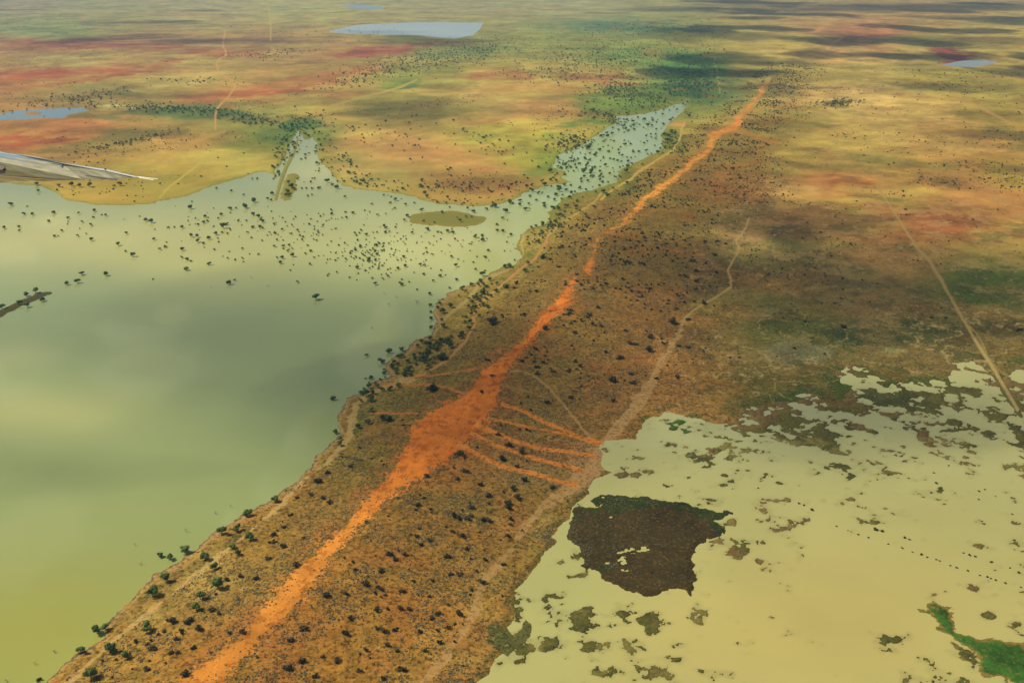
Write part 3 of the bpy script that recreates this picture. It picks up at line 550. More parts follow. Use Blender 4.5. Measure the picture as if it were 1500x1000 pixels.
# ------------------------------------------------------------------ plants: templates
def leafy(seed, lobes, leaves, size, squash=.8, zc=.62, rad=.42, lean=0.0, lr=(.16, .27)):
    """crown of many small leaf sprays gathered in uneven lobes; unit width"""
    r = np.random.default_rng(seed); V_, T_ = [], []
    cs = []
    for i in range(lobes):
        a = r.uniform(0, 2 * PI); q = rad * math.sqrt(r.uniform(.02, 1)) * .78
        cs.append((q * math.cos(a), q * math.sin(a) * .95, zc + r.uniform(-.16, .2) * squash, r.uniform(*lr)))
    for (cx_, cy_, cz_, cr_) in cs:
        n = int(leaves * (cr_ / .18) ** 2 / lobes)
        for j in range(n):
            d = r.normal(size=3); d /= np.linalg.norm(d); q = cr_ * r.uniform(.45, 1.08)
            p = np.array([cx_, cy_, cz_]) + d * q * np.array([1, 1, squash])
            s = size * r.uniform(.6, 1.3)
            u_ = r.normal(size=3); u_ -= u_.dot(d) * .6 * d; u_ /= np.linalg.norm(u_); w_ = np.cross(d, u_)
            b_ = len(V_)
            V_ += [p + u_ * s, p + w_ * s * .7, p - u_ * s * .8 + d * s * .2, p - w_ * s * .7]
            T_ += [(b_, b_ + 1, b_ + 2), (b_, b_ + 2, b_ + 3)]
    return np.array(V_), np.array(T_), cs
def tube(V_, F_, pts, rads, n=5):
    base = len(V_)
    for i, (p, r_) in enumerate(zip(pts, rads)):
        p = np.array(p, float); a = np.array(pts[min(i + 1, len(pts) - 1)], float) - np.array(pts[max(i - 1, 0)], float); a /= np.linalg.norm(a) + 1e-9
        s = np.cross(a, [0.31, .9, .1]); s /= np.linalg.norm(s) + 1e-9; t_ = np.cross(a, s)
        for k in range(n):
            V_.append(p + r_ * (math.cos(2 * PI * k / n) * s + math.sin(2 * PI * k / n) * t_))
    for i in range(len(pts) - 1):
        for k in range(n):
            F_.append((base + i * n + k, base + i * n + (k + 1) % n, base + (i + 1) * n + (k + 1) % n, base + (i + 1) * n + k))
def trunk_of(seed, cs, zb=-.12, r0=.035):
    r = np.random.default_rng(seed); V_, F_ = [], []
    fork = np.array([r.uniform(-.03, .03), r.uniform(-.03, .03), .16])
    tube(V_, F_, [(0, 0, zb), (r.uniform(-.02, .02), 0, .1), fork], [r0, r0 * .8, r0 * .65])
    for c in cs[:6]:
        e = np.array(c[:3]); m = (fork + e) / 2 + r.normal(size=3) * .03
        tube(V_, F_, [fork, m, e], [r0 * .55, r0 * .38, r0 * .12], 4)
    return np.array(V_), F_
TREES, SHRUBS = [], []
for k in range(8):
    v, t, cs = leafy(100 + k, 6 + k % 4, 900 + 60 * (k % 3), .048, .72 + .06 * (k % 3), .42, .42)
    tv, tf = trunk_of(200 + k, cs)
    TREES.append((mesh_np('crown', v, None, t, M_LEAF, smooth=False), mesh_np('trunk', tv, tf, None, M_BARK), v, t))
v, t, cs = leafy(140, 8, 800, .045, .7, .5, .42); tv, tf = trunk_of(240, cs)
BRIGHT = (mesh_np('crown', v, None, t, M_LEAFB, smooth=False), mesh_np('trunk', tv, tf, None, M_BARK))
for k in range(6):
    v, t, cs = leafy(300 + k, 6 + k % 3, 380, .055, .62, .22, .42)
    v[:, 2] = np.maximum(v[:, 2], -.05)
    tv, tf = [], []
    for c in cs: tube(tv, tf, [(0, 0, -.06), (c[0] * .5, c[1] * .5, .10), (c[0], c[1], c[2])], [.022, .016, .006], 4)
    SHRUBS.append((mesh_np('foliage', v, None, t, M_SCRUB, smooth=False), mesh_np('stems', np.array(tv), tf, None, M_BARK), v, t))
def lowpoly(seed, n, size, zc, rad, squash):
    v, t, _ = leafy(seed, 5, n, size, squash, zc, rad); return v, t
LOW_T = [lowpoly(400 + k, 90, .11, .42, .42, .75) for k in range(6)]
LOW_S = [lowpoly(420 + k, 44, .17, .20, .34, .6) for k in range(5)]

# ------------------------------------------------------------------ plants: where they stand (surveyed crown centres: x, y, crown width)
def off(u0, v0, s, rows): return [(u0 + a / s, v0 + b / s, w / s) for a, b, w in rows]
TR = off(0, 260, 6, [(335,120,40),(95,235,45),(240,255,22),(210,320,35),(285,322,38),(470,310,38),(430,385,28),(600,357,34),(598,393,20),(592,412,18),(695,315,28),(830,292,38),(822,350,30),(722,393,28),(800,418,34),(935,332,36),(895,330,18),(40,442,38),(172,433,32),(175,470,28),(548,470,30),(480,515,34),(514,515,20),(682,515,30),(700,452,16),(758,497,20),(805,545,42),(1230,343,20),(1278,375,40),(1330,385,46),(1480,440,30),(1113,490,36),(1355,542,42),(1043,585,54),(1108,648,30),(1170,682,50),(1405,632,32),(1455,610,32),(1465,570,20),(720,845,48),(930,850,54),(688,915,58),(587,935,42),(1345,895,22),(1090,372,12),(515,70,40),(500,110,30),(630,60,50),(700,70,45),(790,65,55),(1055,55,50),(1005,75,30),(1180,210,24),(320,55,40),(1410,55,24)])
TR += off(250, 260, 6, [(170,265,45),(185,215,22),(400,98,26),(530,120,28),(643,155,24),(732,205,52),(653,255,56),(522,275,38),(575,270,24),(447,325,38),(300,345,34),(422,362,28),(527,313,20),(725,322,42),(773,340,40),(595,380,32),(665,382,24),(805,382,46),(325,385,26),(290,395,34),(243,415,30),(100,438,34),(167,418,18),(220,362,22),(465,430,60),(500,410,36),(522,460,28),(455,485,26),(503,493,28),(400,495,44),(723,436,36),(788,438,36),(675,487,26),(908,412,32),(922,490,20),(178,515,46),(230,515,48),(338,532,46),(238,560,42),(287,580,34),(298,618,16),(418,538,20),(103,630,44),(97,705,30),(143,718,38),(180,735,28),(340,760,44),(141,803,50),(385,635,22),(505,710,24),(513,655,20),(460,695,16),(567,725,22),(630,712,26),(640,742,20),(633,625,26),(772,675,28),(515,930,52),(565,905,26),(915,605,30),(990,605,34),(990,625,26),(1045,597,38),(1035,645,34),(1070,685,42),(1070,630,24),(980,705,40),(935,706,28),(963,750,40),(935,548,28),(1052,818,24),(1228,760,34),(1185,668,30),(1232,647,30),(1205,597,28),(1162,523,28),(1155,550,28),(1065,495,28),(1120,460,24),(1127,483,18),(1065,418,24),(1100,347,24),(1080,370,20),(1007,393,20),(988,357,22),(983,457,30),(868,485,20),(855,188,34),(887,140,40),(1305,92,36),(1195,95,28),(1243,98,24),(1155,97,26),(1245,152,26),(1205,163,26),(1372,30,50),(1462,90,46),(1265,10,26),(1118,10,30),(760,12,28),(718,12,22),(1410,288,30),(1415,320,30),(1343,330,20),(1300,318,18),(1198,330,16),(1290,388,22),(1218,412,24),(1262,433,20),(1262,457,22),(1300,487,26),(1255,495,16),(1258,547,22),(1283,553,26),(1412,562,24),(1380,595,22),(1450,450,26),(1415,362,18),(1370,383,16),(1448,368,14),(1470,368,14),(1300,690,20),(1265,705,24),(1113,920,30),(1380,863,26),(1040,40,50),(1060,75,50),(1010,150,40),(1045,150,40),(1080,90,40),(1025,120,50)])
TR += off(500, 260, 6, [(35,170,30),(370,158,24),(410,158,14),(437,170,22),(475,195,42),(430,222,32),(527,190,16),(567,238,36),(642,223,28),(268,233,28),(468,270,30),(707,280,40),(845,215,26),(950,262,26),(1107,272,36),(1160,298,40),(1275,278,36),(1443,295,50),(1345,245,60),(1320,255,28),(1480,215,50),(37,305,28),(100,312,38),(47,355,32),(5,358,20),(318,332,28),(205,293,24),(250,305,20),(578,335,36),(550,378,36),(722,378,30),(815,392,24),(1045,375,40),(1092,342,34),(1145,345,24),(1018,352,20),(885,300,26),(757,455,44),(618,487,34),(478,438,26),(393,445,34),(388,483,32),(425,478,24),(490,492,18),(173,467,28),(118,490,30),(223,500,44),(280,488,18),(880,490,26),(927,472,44),(978,485,36),(973,452,22),(873,543,18),(1183,518,46),(1237,510,30),(1240,550,44),(1420,360,34),(1368,415,28),(1370,468,34),(1418,472,40),(1490,500,36),(1457,568,26),(568,543,20),(523,543,18),(245,570,16),(467,520,14),(420,583,26),(368,604,24),(440,627,26),(478,638,20),(375,637,20),(295,650,44),(120,633,20),(90,648,30),(205,687,24),(240,722,40),(128,700,30),(165,712,24),(42,720,28),(272,693,20),(140,795,38),(148,845,20),(75,780,20),(210,820,24),(185,782,12),(360,775,28),(430,803,22),(498,800,36),(560,778,40),(552,700,34),(745,622,20),(750,660,30),(720,675,20),(798,680,26),(710,570,14),(770,575,18),(955,603,18),(1062,612,18),(963,697,34),(1293,642,36),(1263,702,34),(1125,585,16),(1150,570,22),(695,768,34),(730,768,30),(1180,808,32),(880,820,26),(865,865,36),(725,852,28),(805,910,34),(1015,898,36),(913,860,18),(1245,850,56),(1222,908,44),(1305,892,40),(1262,820,20),(1435,775,40),(1475,770,44),(1440,958,46),(1068,968,56),(952,968,32),(72,880,26),(270,887,26),(298,935,38),(363,893,28),(408,868,38),(527,935,48),(530,897,26),(662,988,24),(537,95,30),(490,115,24),(735,135,40),(750,165,36),(935,172,36),(925,220,30),(195,33,34),(710,20,34),(690,65,26),(1055,235,24),(1155,245,24)])
TR += off(750, 150, 6, [(130,735,38),(178,725,34),(172,770,44),(265,690,36),(285,715,50),(235,795,38),(263,795,24),(157,827,28),(213,860,32),(150,893,36),(75,865,40),(70,900,36),(5,885,24),(118,942,42),(152,937,20),(318,832,28),(280,890,40),(280,915,36),(385,812,40),(373,855,34),(400,745,50),(412,772,46),(458,722,34),(475,770,46),(515,728,26),(600,750,42),(652,768,32),(555,785,30),(520,795,34),(570,865,36),(480,905,50),(500,830,40),(350,920,50),(405,930,46),(430,848,24),(560,915,40),(650,985,34),(720,915,34),(840,815,40),(885,755,36),(845,700,24),(795,700,28),(768,730,26),(740,785,34),(800,780,44),(830,800,30),(1010,708,36),(665,690,34),(695,605,44),(690,625,40),(630,610,50),(632,655,40),(715,648,26),(770,607,34),(860,627,30),(895,610,18),(800,655,24),(765,655,20),(515,570,28),(562,580,30),(540,518,26),(463,550,40),(425,582,28),(340,598,50),(400,490,44),(598,540,30),(660,548,40),(683,505,30),(645,497,28),(580,495,20),(527,475,20),(730,460,36),(768,418,40),(800,393,22),(670,400,50),(690,375,36),(825,555,40),(862,495,30),(890,505,30),(930,515,40),(960,520,24),(968,468,36),(938,450,30),(945,572,24),(1015,520,36),(1015,560,40),(1000,600,50),(1045,487,26),(1065,425,26),(1120,435,30),(1180,423,34),(1190,458,24),(1275,437,50),(1225,450,24),(1300,405,30),(1255,383,24),(1163,362,28),(1042,367,26),(988,372,40),(988,340,26),(938,418,28),(880,405,16),(843,432,26),(895,340,28),(815,340,26),(842,298,34),(880,275,34),(1260,325,26),(1222,280,26),(1265,283,26),(1270,238,26),(1270,175,26),(1235,160,26),(1190,203,40),(1228,205,34),(1160,150,34),(1120,200,24),(1065,170,34),(1070,205,40),(1040,218,30),(1075,238,26),(1005,155,30),(985,205,34),(1005,232,34),(1025,250,26),(985,265,22),(935,243,30),(955,180,26),(925,190,24),(885,225,26),(1320,105,36),(1390,155,34),(1410,140,24),(1450,65,28),(1330,190,34),(215,340,20),(175,515,26),(105,640,26),(135,665,26),(1340,280,40),(1380,290,40),(1360,330,44),(1400,340,40),(1350,390,40),(1390,400,36),(1430,270,36),(1420,370,34)])
TR += off(540, 380, 6, [(540,305,34),(543,405,38),(545,460,28),(552,520,38),(550,595,38),(648,347,24),(622,382,40),(605,420,40),(655,450,60),(725,405,52),(1195,60,40),(1235,55,44),(1198,237,48),(1295,203,36),(1120,270,50),(1070,315,40),(880,340,36),(938,410,48),(1040,405,50),(980,362,40),(895,475,44),(890,545,56),(885,600,50),(975,490,40),(652,580,50),(640,525,36),(463,720,46),(435,755,50),(540,690,50),(800,670,60),(820,650,50),(720,755,56),(650,845,64),(640,710,50),(600,780,50),(700,700,50),(1395,30,50),(1375,90,50),(500,730,40)])
TR += off(460, 500, 6.25, [(485,130,40),(690,92,58),(797,70,50),(770,128,60),(805,130,50),(620,175,70),(730,180,60),(715,225,60),(645,285,44),(755,270,44),(825,300,50),(527,330,48),(583,400,66),(465,470,80),(540,520,64),(425,535,44),(710,430,50),(775,395,50),(175,523,54),(535,620,60),(490,735,60),(400,770,60),(670,700,80),(200,825,60),(235,885,50),(230,935,60),(860,180,46),(910,120,50)])
TR += off(0, 666, 3, [(1207,195,36),(1090,252,44),(1047,320,42),(975,335,50),(1100,357,50),(810,413,46),(703,443,32),(748,450,34),(900,445,48),(1020,402,32),(1045,428,34),(937,488,40),(733,533,58),(960,563,58),(672,603,56),(880,615,58),(865,665,46),(655,752,56),(425,770,46),(462,755,44),(355,857,46),(490,840,60),(560,878,42),(400,960,62)])
TR += off(0, 333, 3, [(10,347,28),(88,330,28),(120,340,32),(120,293,26),(158,276,32),(190,318,26),(1388,308,36)])
SH = off(0, 666, 3, [(830,722,56),(643,935,40),(760,730,44),(930,672,42),(722,770,26),(797,765,26),(777,803,32),(600,815,30),(670,850,46),(750,866,34),(780,868,28),(875,760,40),(1070,770,40),(1240,400,40),(1208,378,30),(1200,350,34),(1248,316,26),(1307,185,24),(1368,172,26),(1420,188,26),(1447,207,32),(1275,260,28),(1440,75,28),(1400,112,44),(1335,362,20),(1178,452,30),(172,988,30),(1300,480,40),(1435,615,44),(1260,925,44),(1330,900,40),(1380,965,34),(1420,885,26),(1480,900,36),(1335,760,36),(1275,810,36),(735,722,20),(695,785,18),(665,812,20),(650,828,22),(512,897,16),(950,610,22),(1057,530,28),(1220,330,16),(1185,382,18),(810,955,50),(960,695,24),(1000,545,30),(1125,540,34)])
SH += off(500, 666, 3, [(43,48,30),(370,90,30),(610,128,30),(640,173,36),(572,228,28),(730,210,44),(730,230,40),(490,264,36),(512,275,34),(570,262,28),(555,280,26),(625,283,34),(645,285,32),(490,333,28),(525,352,36),(730,355,30),(465,438,40),(550,408,26),(275,432,30),(212,435,34),(167,503,36),(105,557,40),(315,553,22),(480,518,30),(520,518,36),(597,507,24),(627,458,26),(713,477,28),(620,550,40),(175,588,28),(145,603,26),(268,597,36),(155,677,34),(262,665,36),(300,672,30),(390,712,34),(425,695,34),(523,690,44),(40,715,30),(345,773,30),(420,770,24),(190,765,40),(160,758,24),(235,770,26),(110,850,30),(372,858,26),(262,940,34),(285,942,26),(80,945,28),(205,830,30),(500,818,18),(775,185,36),(755,145,34),(805,103,38),(770,48,24),(700,12,40),(930,138,36),(545,68,34),(430,820,30),(20,780,40),(385,622,20),(20,610,30),(470,655,20),(205,675,22),(500,740,22),(535,742,14),(240,455,28),(390,370,30),(340,215,36),(345,390,26),(510,100,30),(745,280,26),(742,305,26),(795,330,14),(180,980,30),(60,500,20),(470,755,24),(400,550,20),(575,590,24)])
SH += off(500, 333, 3, [(890,130,30),(768,242,24),(755,265,20),(720,255,34),(665,410,60),(955,170,24),(1190,670,40),(1285,680,36),(1230,570,34),(1350,535,40),(1270,505,34),(1290,510,26),(1030,585,24),(1010,745,28),(905,765,30),(1195,760,22),(1380,660,22),(1270,640,24),(1145,430,26),(1160,545,22),(890,440,34),(1000,620,20),(865,640,28),(1130,350,26),(1250,450,26),(1360,480,30),(1450,410,50),(1090,380,28),(835,800,20),(795,980,40),(735,955,36),(690,905,30),(515,990,50),(620,720,24),(660,650,20),(400,705,60),(200,832,70),(445,565,60)])
SH += off(1000, 333, 3, [(145,195,26),(60,237,26),(10,210,26),(60,190,22),(45,145,30),(140,120,22),(90,330,30),(25,400,28),(60,270,20),(710,435,34),(1470,450,22),(100,60,20),(50,325,20)])
FB = [(1110,715,4),(1170,737,5),(1178,740,5),(1190,747,7),(1225,772,4),(1242,777,3),(1257,783,4),(1272,788,4),(1282,776,9),(1292,779,7),(1325,788,6),(1332,790,5),(1301,797,4),(1321,803,5),(1336,809,4),(1350,813,6),(1358,817,4),(1371,820,4),(1376,822,4),(1392,829,4),(1401,832,5),(1418,836,5),(1435,843,4),(1446,845,5),(1451,848,4),(1459,850,5),(1473,854,5),(1495,860,4),(1411,810,4),(1420,813,5),(1428,815,5),(1452,823,6),(1480,832,4),(1492,838,6),(1434,720,5),(1443,718,4),(1433,732,4),(1372,708,6),(1390,683,4),(1482,753,4),(1438,763,4),(1368,693,4),(1458,728,3)]
SNAG = [(80,955,8),(207,826,7),(273,778,8),(316,752,6),(338,742,6),(198,799,6),(52,972,7),(10,997,8),(570,447,6),(610,443,9),(545,481,6),(314,366,5),(368,407,5),(393,420,5),(310,422,4),(581,436,5),(563,430,5)]

def place_rows(rows, hc):
    """crown centres on the photo -> ground position and true size (m)"""
    a = np.array(rows, float); Uc, Vc, w = a[:, 0], a[:, 1], a[:, 2]
    vb = Vc + w * hc
    X_, Y_, Z_, wsd, Dc = ground_at(Uc, vb)
    size = w * depth_of(vb) / F
    return X_, Y_, np.maximum(Z_, -.25), size, wsd, Uc, Vc, w, Dc
LM = {'grassy oval islet': (652, 321), 'scrubby spit at left edge': (35, 449), 'aircraft wing tip': (228, 262), 'tree lined creek mouth': (430, 225), 'weedy bank below the creek mouth': (424, 283),
 'sandy tongue by the water arm': (985, 183), 'widest bare orange sand': (665, 625), 'isolated small orange sand patch': (862, 394), 'big brown weed patch': (950, 790), 'fan of orange rills': (790, 655),
 'bottom end of the lake shore': (67, 1000), 'sandy beach bend of the lake': (512, 610), 'shallow bay of the left shore': (565, 545), 'brown corner of the lake shore': (655, 436), 'pale fork of right track': (1070, 402),
 'grey dry pan': (1160, 520), 'bottom end of the orange sand': (300, 1000), 'top end of the orange sand': (1113, 138), 'marshy green point': (815, 245), 'neck of the water arm': (835, 285), 'bright green round tree': (667, 388),
 'north tip of the lake beach': (765, 365), 'pale wash at the bottom edge': (620, 1000), 'narrow waist of the orange sand': (750, 520), 'lone tree in the open lake': (462, 436), 'curving shore track': (690, 470), 'green weed bed lower right': (1430, 940), 'rounded brown lake point': (150, 295), 'cove left of the creek': (385, 258), 'fork of the lakeside track': (340, 798), 'wing at the left edge': (0, 262), 'red clay on the right plain': (1220, 268)}
ORD = ['nearest', 'second nearest', 'third nearest', 'fourth nearest', 'fifth nearest', 'sixth nearest', 'seventh nearest', 'eighth nearest', 'ninth nearest', 'tenth nearest'] + ['%dth nearest' % i for i in range(11, 20)] + ['%dth nearest' % i if i % 10 not in (1, 2, 3) else '%d%s nearest' % (i, {1: 'st', 2: 'nd', 3: 'rd'}[i % 10]) for i in range(20, 300)]
def describe(us, vs):
    """for each plant the landmark, side and rank that single it out"""
    best = [(999, '')] * len(us)
    for nm, (a, b_) in LM.items():
        du, dv = us - a, (vs - b_) * 1.4
        sec = np.where(np.abs(du) > np.abs(dv), np.where(du < 0, 0, 1), np.where(dv < 0, 2, 3)); d = np.hypot(du, dv)
        for s_, wd in enumerate(('left of', 'right of', 'above', 'below')):
            ix = np.where(sec == s_)[0]; ix = ix[np.argsort(d[ix])]
            for r_, i in enumerate(ix):
                if d[i] > 4 and (r_ + d[i] / 60, ) < (best[i][0], ): best[i] = (r_ + d[i] / 60, '%s %s the %s' % (ORD[r_], wd, nm))
    return [b_[1] for b_ in best]
def fit(s):
    w_ = s.split()
    while len(w_) > 16:
        for q in ('the', 'green', 'dark', 'of'):
            if q in w_: w_.remove(q); break
        else: break
    return ' '.join(w_)
def add_thing(name, meshes, pnames, x, y, z, s, rz, label, cat, group, sz=1.0):
    o = bpy.data.objects.new(name, None); COL.objects.link(o); o.location = (x, y, z); o.rotation_euler = (0, 0, rz); o.scale = (s, s, s * sz); o.empty_display_size = .3
    tag(o, fit(label), cat, group)
    for me, pn in zip(meshes, pnames):
        c = bpy.data.objects.new(pn, me); COL.objects.link(c); c.parent = o
    return o
def merged(name, temps, xs, ys, zs, ss, m, seed, label, cat, sz=None):
    r = np.random.default_rng(seed); Vl, Tl = [], []; n0 = 0; pick = r.integers(0, len(temps), len(xs)); rot = r.uniform(0, 2 * PI, len(xs))
    for k, (tv, tt) in enumerate(temps):
        ix = np.where(pick == k)[0]
        if not len(ix): continue
        c, s = np.cos(rot[ix])[:, None], np.sin(rot[ix])[:, None]; sc = ss[ix][:, None]
        vx = (tv[None, :, 0] * c - tv[None, :, 1] * s) * sc + xs[ix][:, None]
        vy = (tv[None, :, 0] * s + tv[None, :, 1] * c) * sc + ys[ix][:, None]
        vz = tv[None, :, 2] * sc * (1 if sz is None else sz) + zs[ix][:, None]
        Vl.append(np.stack([vx, vy, vz], -1).reshape(-1, 3))
        Tl.append((tt[None] + (np.arange(len(ix)) * len(tv))[:, None, None] + n0).reshape(-1, 3)); n0 += len(ix) * len(tv)
    o = link(name, mesh_np(name, np.concatenate(Vl), None, np.concatenate(Tl), m, smooth=False))
    tag(o, label, cat, None, 'stuff'); return o

# --- trees: the 300 largest each its own object
X_, Y_, Z_, S_, ws, Uc, Vc, w, Dc_ = place_rows(TR, .34)
order = np.argsort(-w)
top = order[:299]; rest_t = order[299:]
lab = describe(Uc[top], Vc[top])
for n, i in enumerate(top):
    inw = ws[i] > 0; shore = (not inw) and ws[i] > -14 * 560 / 560
    st = 'in the lake' if inw else ('on the bank' if shore else 'on land')
    big = 'large' if w[i] > 12 else ('medium' if w[i] > 7 else 'small')
    k = int(RNG.integers(0, 8)); T = TREES[k]
    add_thing('tree', T[:2], ('crown', 'trunk'), X_[i], Y_[i], Z_[i], S_[i] * 1.12, RNG.uniform(0, 6.28), '%s green tree %s, %s' % (big, st, lab[n]), 'tree',
              'trees standing in the lake' if inw else ('trees on the lake bank' if shore else 'trees on dry ground'), RNG.uniform(.85, 1.1))
bx_, by_, bz_, bs_, *_r = place_rows([(667.5, 388.5, 7.5)], .4)
add_thing('tree', BRIGHT, ('crown', 'trunk'), bx_[0], by_[0], bz_[0], bs_[0] * 1.1, 0, 'vivid bright green round tree alone in the pale lake water', 'tree', 'trees standing in the lake')
# --- distant trees: one mass
FT = [(250,160,90,5,2,110),(340,170,80,7,8,130),(140,142,46,8,-12,60),(70,150,50,7,-10,30),(428,195,17,26,0,90),(455,180,20,14,0,50),(410,225,8,30,10,40),(470,225,20,24,20,40),(395,182,60,7,10,90),(640,88,110,14,-8,330),(560,105,90,10,-14,120),(700,70,60,10,-4,140),(900,78,110,26,0,420),(1015,120,40,22,0,260),(920,135,60,20,10,260),(880,170,60,10,10,120),(940,42,80,8,0,220),(830,235,28,22,-30,70),(840,205,40,12,-10,110),(985,212,14,24,-20,60),
 (540,195,90,18,20,60),(530,268,70,8,3,50),(700,205,70,14,20,50),(375,82,40,5,0,50),(430,75,30,4,0,30),(1030,60,20,30,0,60),(1225,152,30,5,0,60),(510,240,20,16,20,30),(640,275,80,8,2,30),(300,120,60,5,0,30),(800,110,60,10,0,60),(860,90,90,12,0,120),(620,365,110,35,0,90),(540,375,45,20,0,110),(430,335,60,24,0,50),(300,330,60,20,0,20),(880,240,60,36,-30,60),(1120,15,60,6,0,60),(200,205,70,4,-12,60),(150,215,50,4,-12,30),(480,50,120,12,0,60),(150,30,200,12,0,60),(1400,120,80,20,0,30),(820,320,22,10,-40,40),(790,345,20,12,-40,25),(700,440,30,16,-50,40),(620,525,40,14,-40,34),(560,560,36,14,-30,18)]
pu, pv_, pw_ = [], [], []
for (a, b_, ru, rv, an, n) in FT:
    if b_ < 170: n = int(n * 1.9)
    q = RNG.normal(size=(n, 2)) * .62; c, s = math.cos(math.radians(an)), math.sin(math.radians(an))
    pu += list(a + q[:, 0] * ru * c - q[:, 1] * rv * s); pv_ += list(b_ + q[:, 0] * ru * s + q[:, 1] * rv * c)
pu, pv_ = np.array(pu), np.maximum(np.array(pv_), 3.0)
fx_, fy_, fz_, fws, _ = ground_at(pu, pv_); fs = RNG.lognormal(1.45, .28, len(pu)); fs = np.where((pv_ > 300) & (fws > 0), fs * .55, fs)
ri = rest_t
merged('woodland', LOW_T, np.concatenate([fx_, X_[ri]]), np.concatenate([fy_, Y_[ri]]), np.concatenate([np.maximum(fz_, -.2), Z_[ri]]), np.concatenate([fs, S_[ri] * 1.1]), M_FAR, 9, 'countless small trees scattered over the far plain, creek and flooded arm', 'trees')
# --- shrubs
X_, Y_, Z_, S_, ws, Uc, Vc, w, Dc_ = place_rows(SH, .2)
near = RNG.uniform(size=(60000, 3))
def flank_points(n, d0, d1, t0, t1, seed):
    r = np.random.default_rng(seed); seg = np.hypot(*(CRW[1:] - CRW[:-1]).T); cum = np.concatenate([[0], np.cumsum(seg)])[::-1]
    tot = cum.max(); cumf = np.concatenate([[0], np.cumsum(seg)]); f0 = np.interp(3200, CRW[::-1, 1], cumf[::-1]) / tot; f1 = np.interp(300, CRW[::-1, 1], cumf[::-1]) / tot; t_ = r.uniform(f0, f1, n) * tot; x = np.interp(t_, cumf, CRW[:, 0]); y = np.interp(t_, cumf, CRW[:, 1])
    dxx = np.interp(t_ + 4, cumf, CRW[:, 0]) - np.interp(t_ - 4, cumf, CRW[:, 0]); dyy = np.interp(t_ + 4, cumf, CRW[:, 1]) - np.interp(t_ - 4, cumf, CRW[:, 1]); ll = np.hypot(dxx, dyy) + 1e-6
    d = r.uniform(d0, d1, n); return x - dyy / ll * d, y + dxx / ll * d
def keep_land(x, y, dens=None, minland=3):
    U_, V_ = V_of_ground(x, y); k = (U_ > -120) & (U_ < 1620) & (V_ > 20) & (V_ < 1120); x, y, U_, V_ = x[k], y[k], U_[k], V_[k]
    X2, Y2, Z2, wsd, D2 = ground_at(U_, V_); k = wsd < -minland
    return X2[k], Y2[k], Z2[k], U_[k], V_[k], D2[k]
def sand_sd(U, V):
    s = np.maximum.reduce([stroke(U, V, R) for R in (RIDGE, RIDGE_B, RIDGE_C)]); return np.maximum(s, poly_sd(U, V, BODY))
def bare_sd(U, V):
    s = sand_sd(U, V)
    for R in RILLS: s = np.maximum(s, stroke(U, V, R))
    for pts, _c, _s in PALE: s = np.maximum(s, stroke(U, V, pts))
    return s
x1, y1 = flank_points(17000, -60, 200, .0, 1, 31); a1 = keep_land(x1, y1)
x2, y2 = RNG.uniform(100, 1500, 2600), RNG.uniform(700, 3000, 2600); a2 = keep_land(x2, y2)
sx_, sy_, sz_, su_, sv_, sd_ = [np.concatenate([a, b_]) for a, b_ in zip(a1, a2)]
cl = fbm(sx_, sy_, 45, 3, 91, np.full(sx_.shape, 1.0)); bs = bare_sd(su_, sv_)
k = (RNG.uniform(size=sx_.shape) < np.clip(.5 + cl * 1.1, .04, 1) * np.where(sv_ < 560, 1.0, .45)) & (bs < -3) & (RNG.uniform(size=sx_.shape) < sstep(165, 70, sd_ + 50 * cl) + (sd_ > 200)) & ~((sd_ < 0) & (RNG.uniform(size=sx_.shape) < .6) & (sv_ > 420))
sx_, sy_, sz_, su_, sv_, sd_ = [a[k] for a in (sx_, sy_, sz_, su_, sv_, sd_)]
ssz = np.where(sv_ < 560, np.clip(RNG.lognormal(.85, .42, len(sx_)), 1.0, 5.0), np.clip(RNG.lognormal(.45, .42, len(sx_)), .7, 3.6))
spx = ssz * F / depth_of(sv_)
allx = np.concatenate([X_, sx_]); ally = np.concatenate([Y_, sy_]); allz = np.concatenate([Z_, sz_]); alls = np.concatenate([S_ * 1.1, ssz]); allu = np.concatenate([Uc, su_]); allv = np.concatenate([Vc, sv_]); allp = np.concatenate([w, spx])
inf = (allu > -4) & (allu < 1504) & (allv < 1004)
order = np.argsort(-np.where(inf, allp, -1)); top = order[:300 - len(FB)]; rs = order[300 - len(FB):]
lab = describe(allu[top], allv[top])
for n, i in enumerate(top):
    T = SHRUBS[int(RNG.integers(0, 6))]
    add_thing('shrub', T[:2], ('foliage', 'stems'), allx[i], ally[i], allz[i], alls[i], RNG.uniform(0, 6.28), '%s dark shrub, %s' % ('broad' if allp[i] > 11 else 'small', lab[n]), 'shrub', 'dark shrubs dotted over the sand ridge and plain', RNG.uniform(.7, 1.2))
fx2, fy2, fz2, fs2, fw2, fu2, fv2, fww, _ = place_rows(FB, .1)
lab = describe(fu2, fv2)
for i in range(len(FB)):
    T = SHRUBS[int(RNG.integers(0, 6))]
    add_thing('shrub', T[:2], ('foliage', 'stems'), fx2[i], fy2[i], -.1, fs2[i] * 1.1, RNG.uniform(0, 6.28), 'tiny shrub poking out of the pale floodwater, number %d from the left, %s' % (1 + int((fu2 < fu2[i]).sum()), lab[i].split(' the ')[0] + ' the ' + lab[i].split(' the ')[1]) if False else 'tiny drowned shrub in floodwater, %s' % lab[i], 'shrub', 'drowned shrubs in rows across the floodwater', .8)
qu, qv = RNG.uniform(-10, 1510, 60000), 14 + 520 * RNG.uniform(size=60000) ** 1.15
qx, qy, qz, qw, qd = ground_at(qu, qv); sp_ = np.sqrt(depth_of(qv) ** 3 / F ** 2 / H)
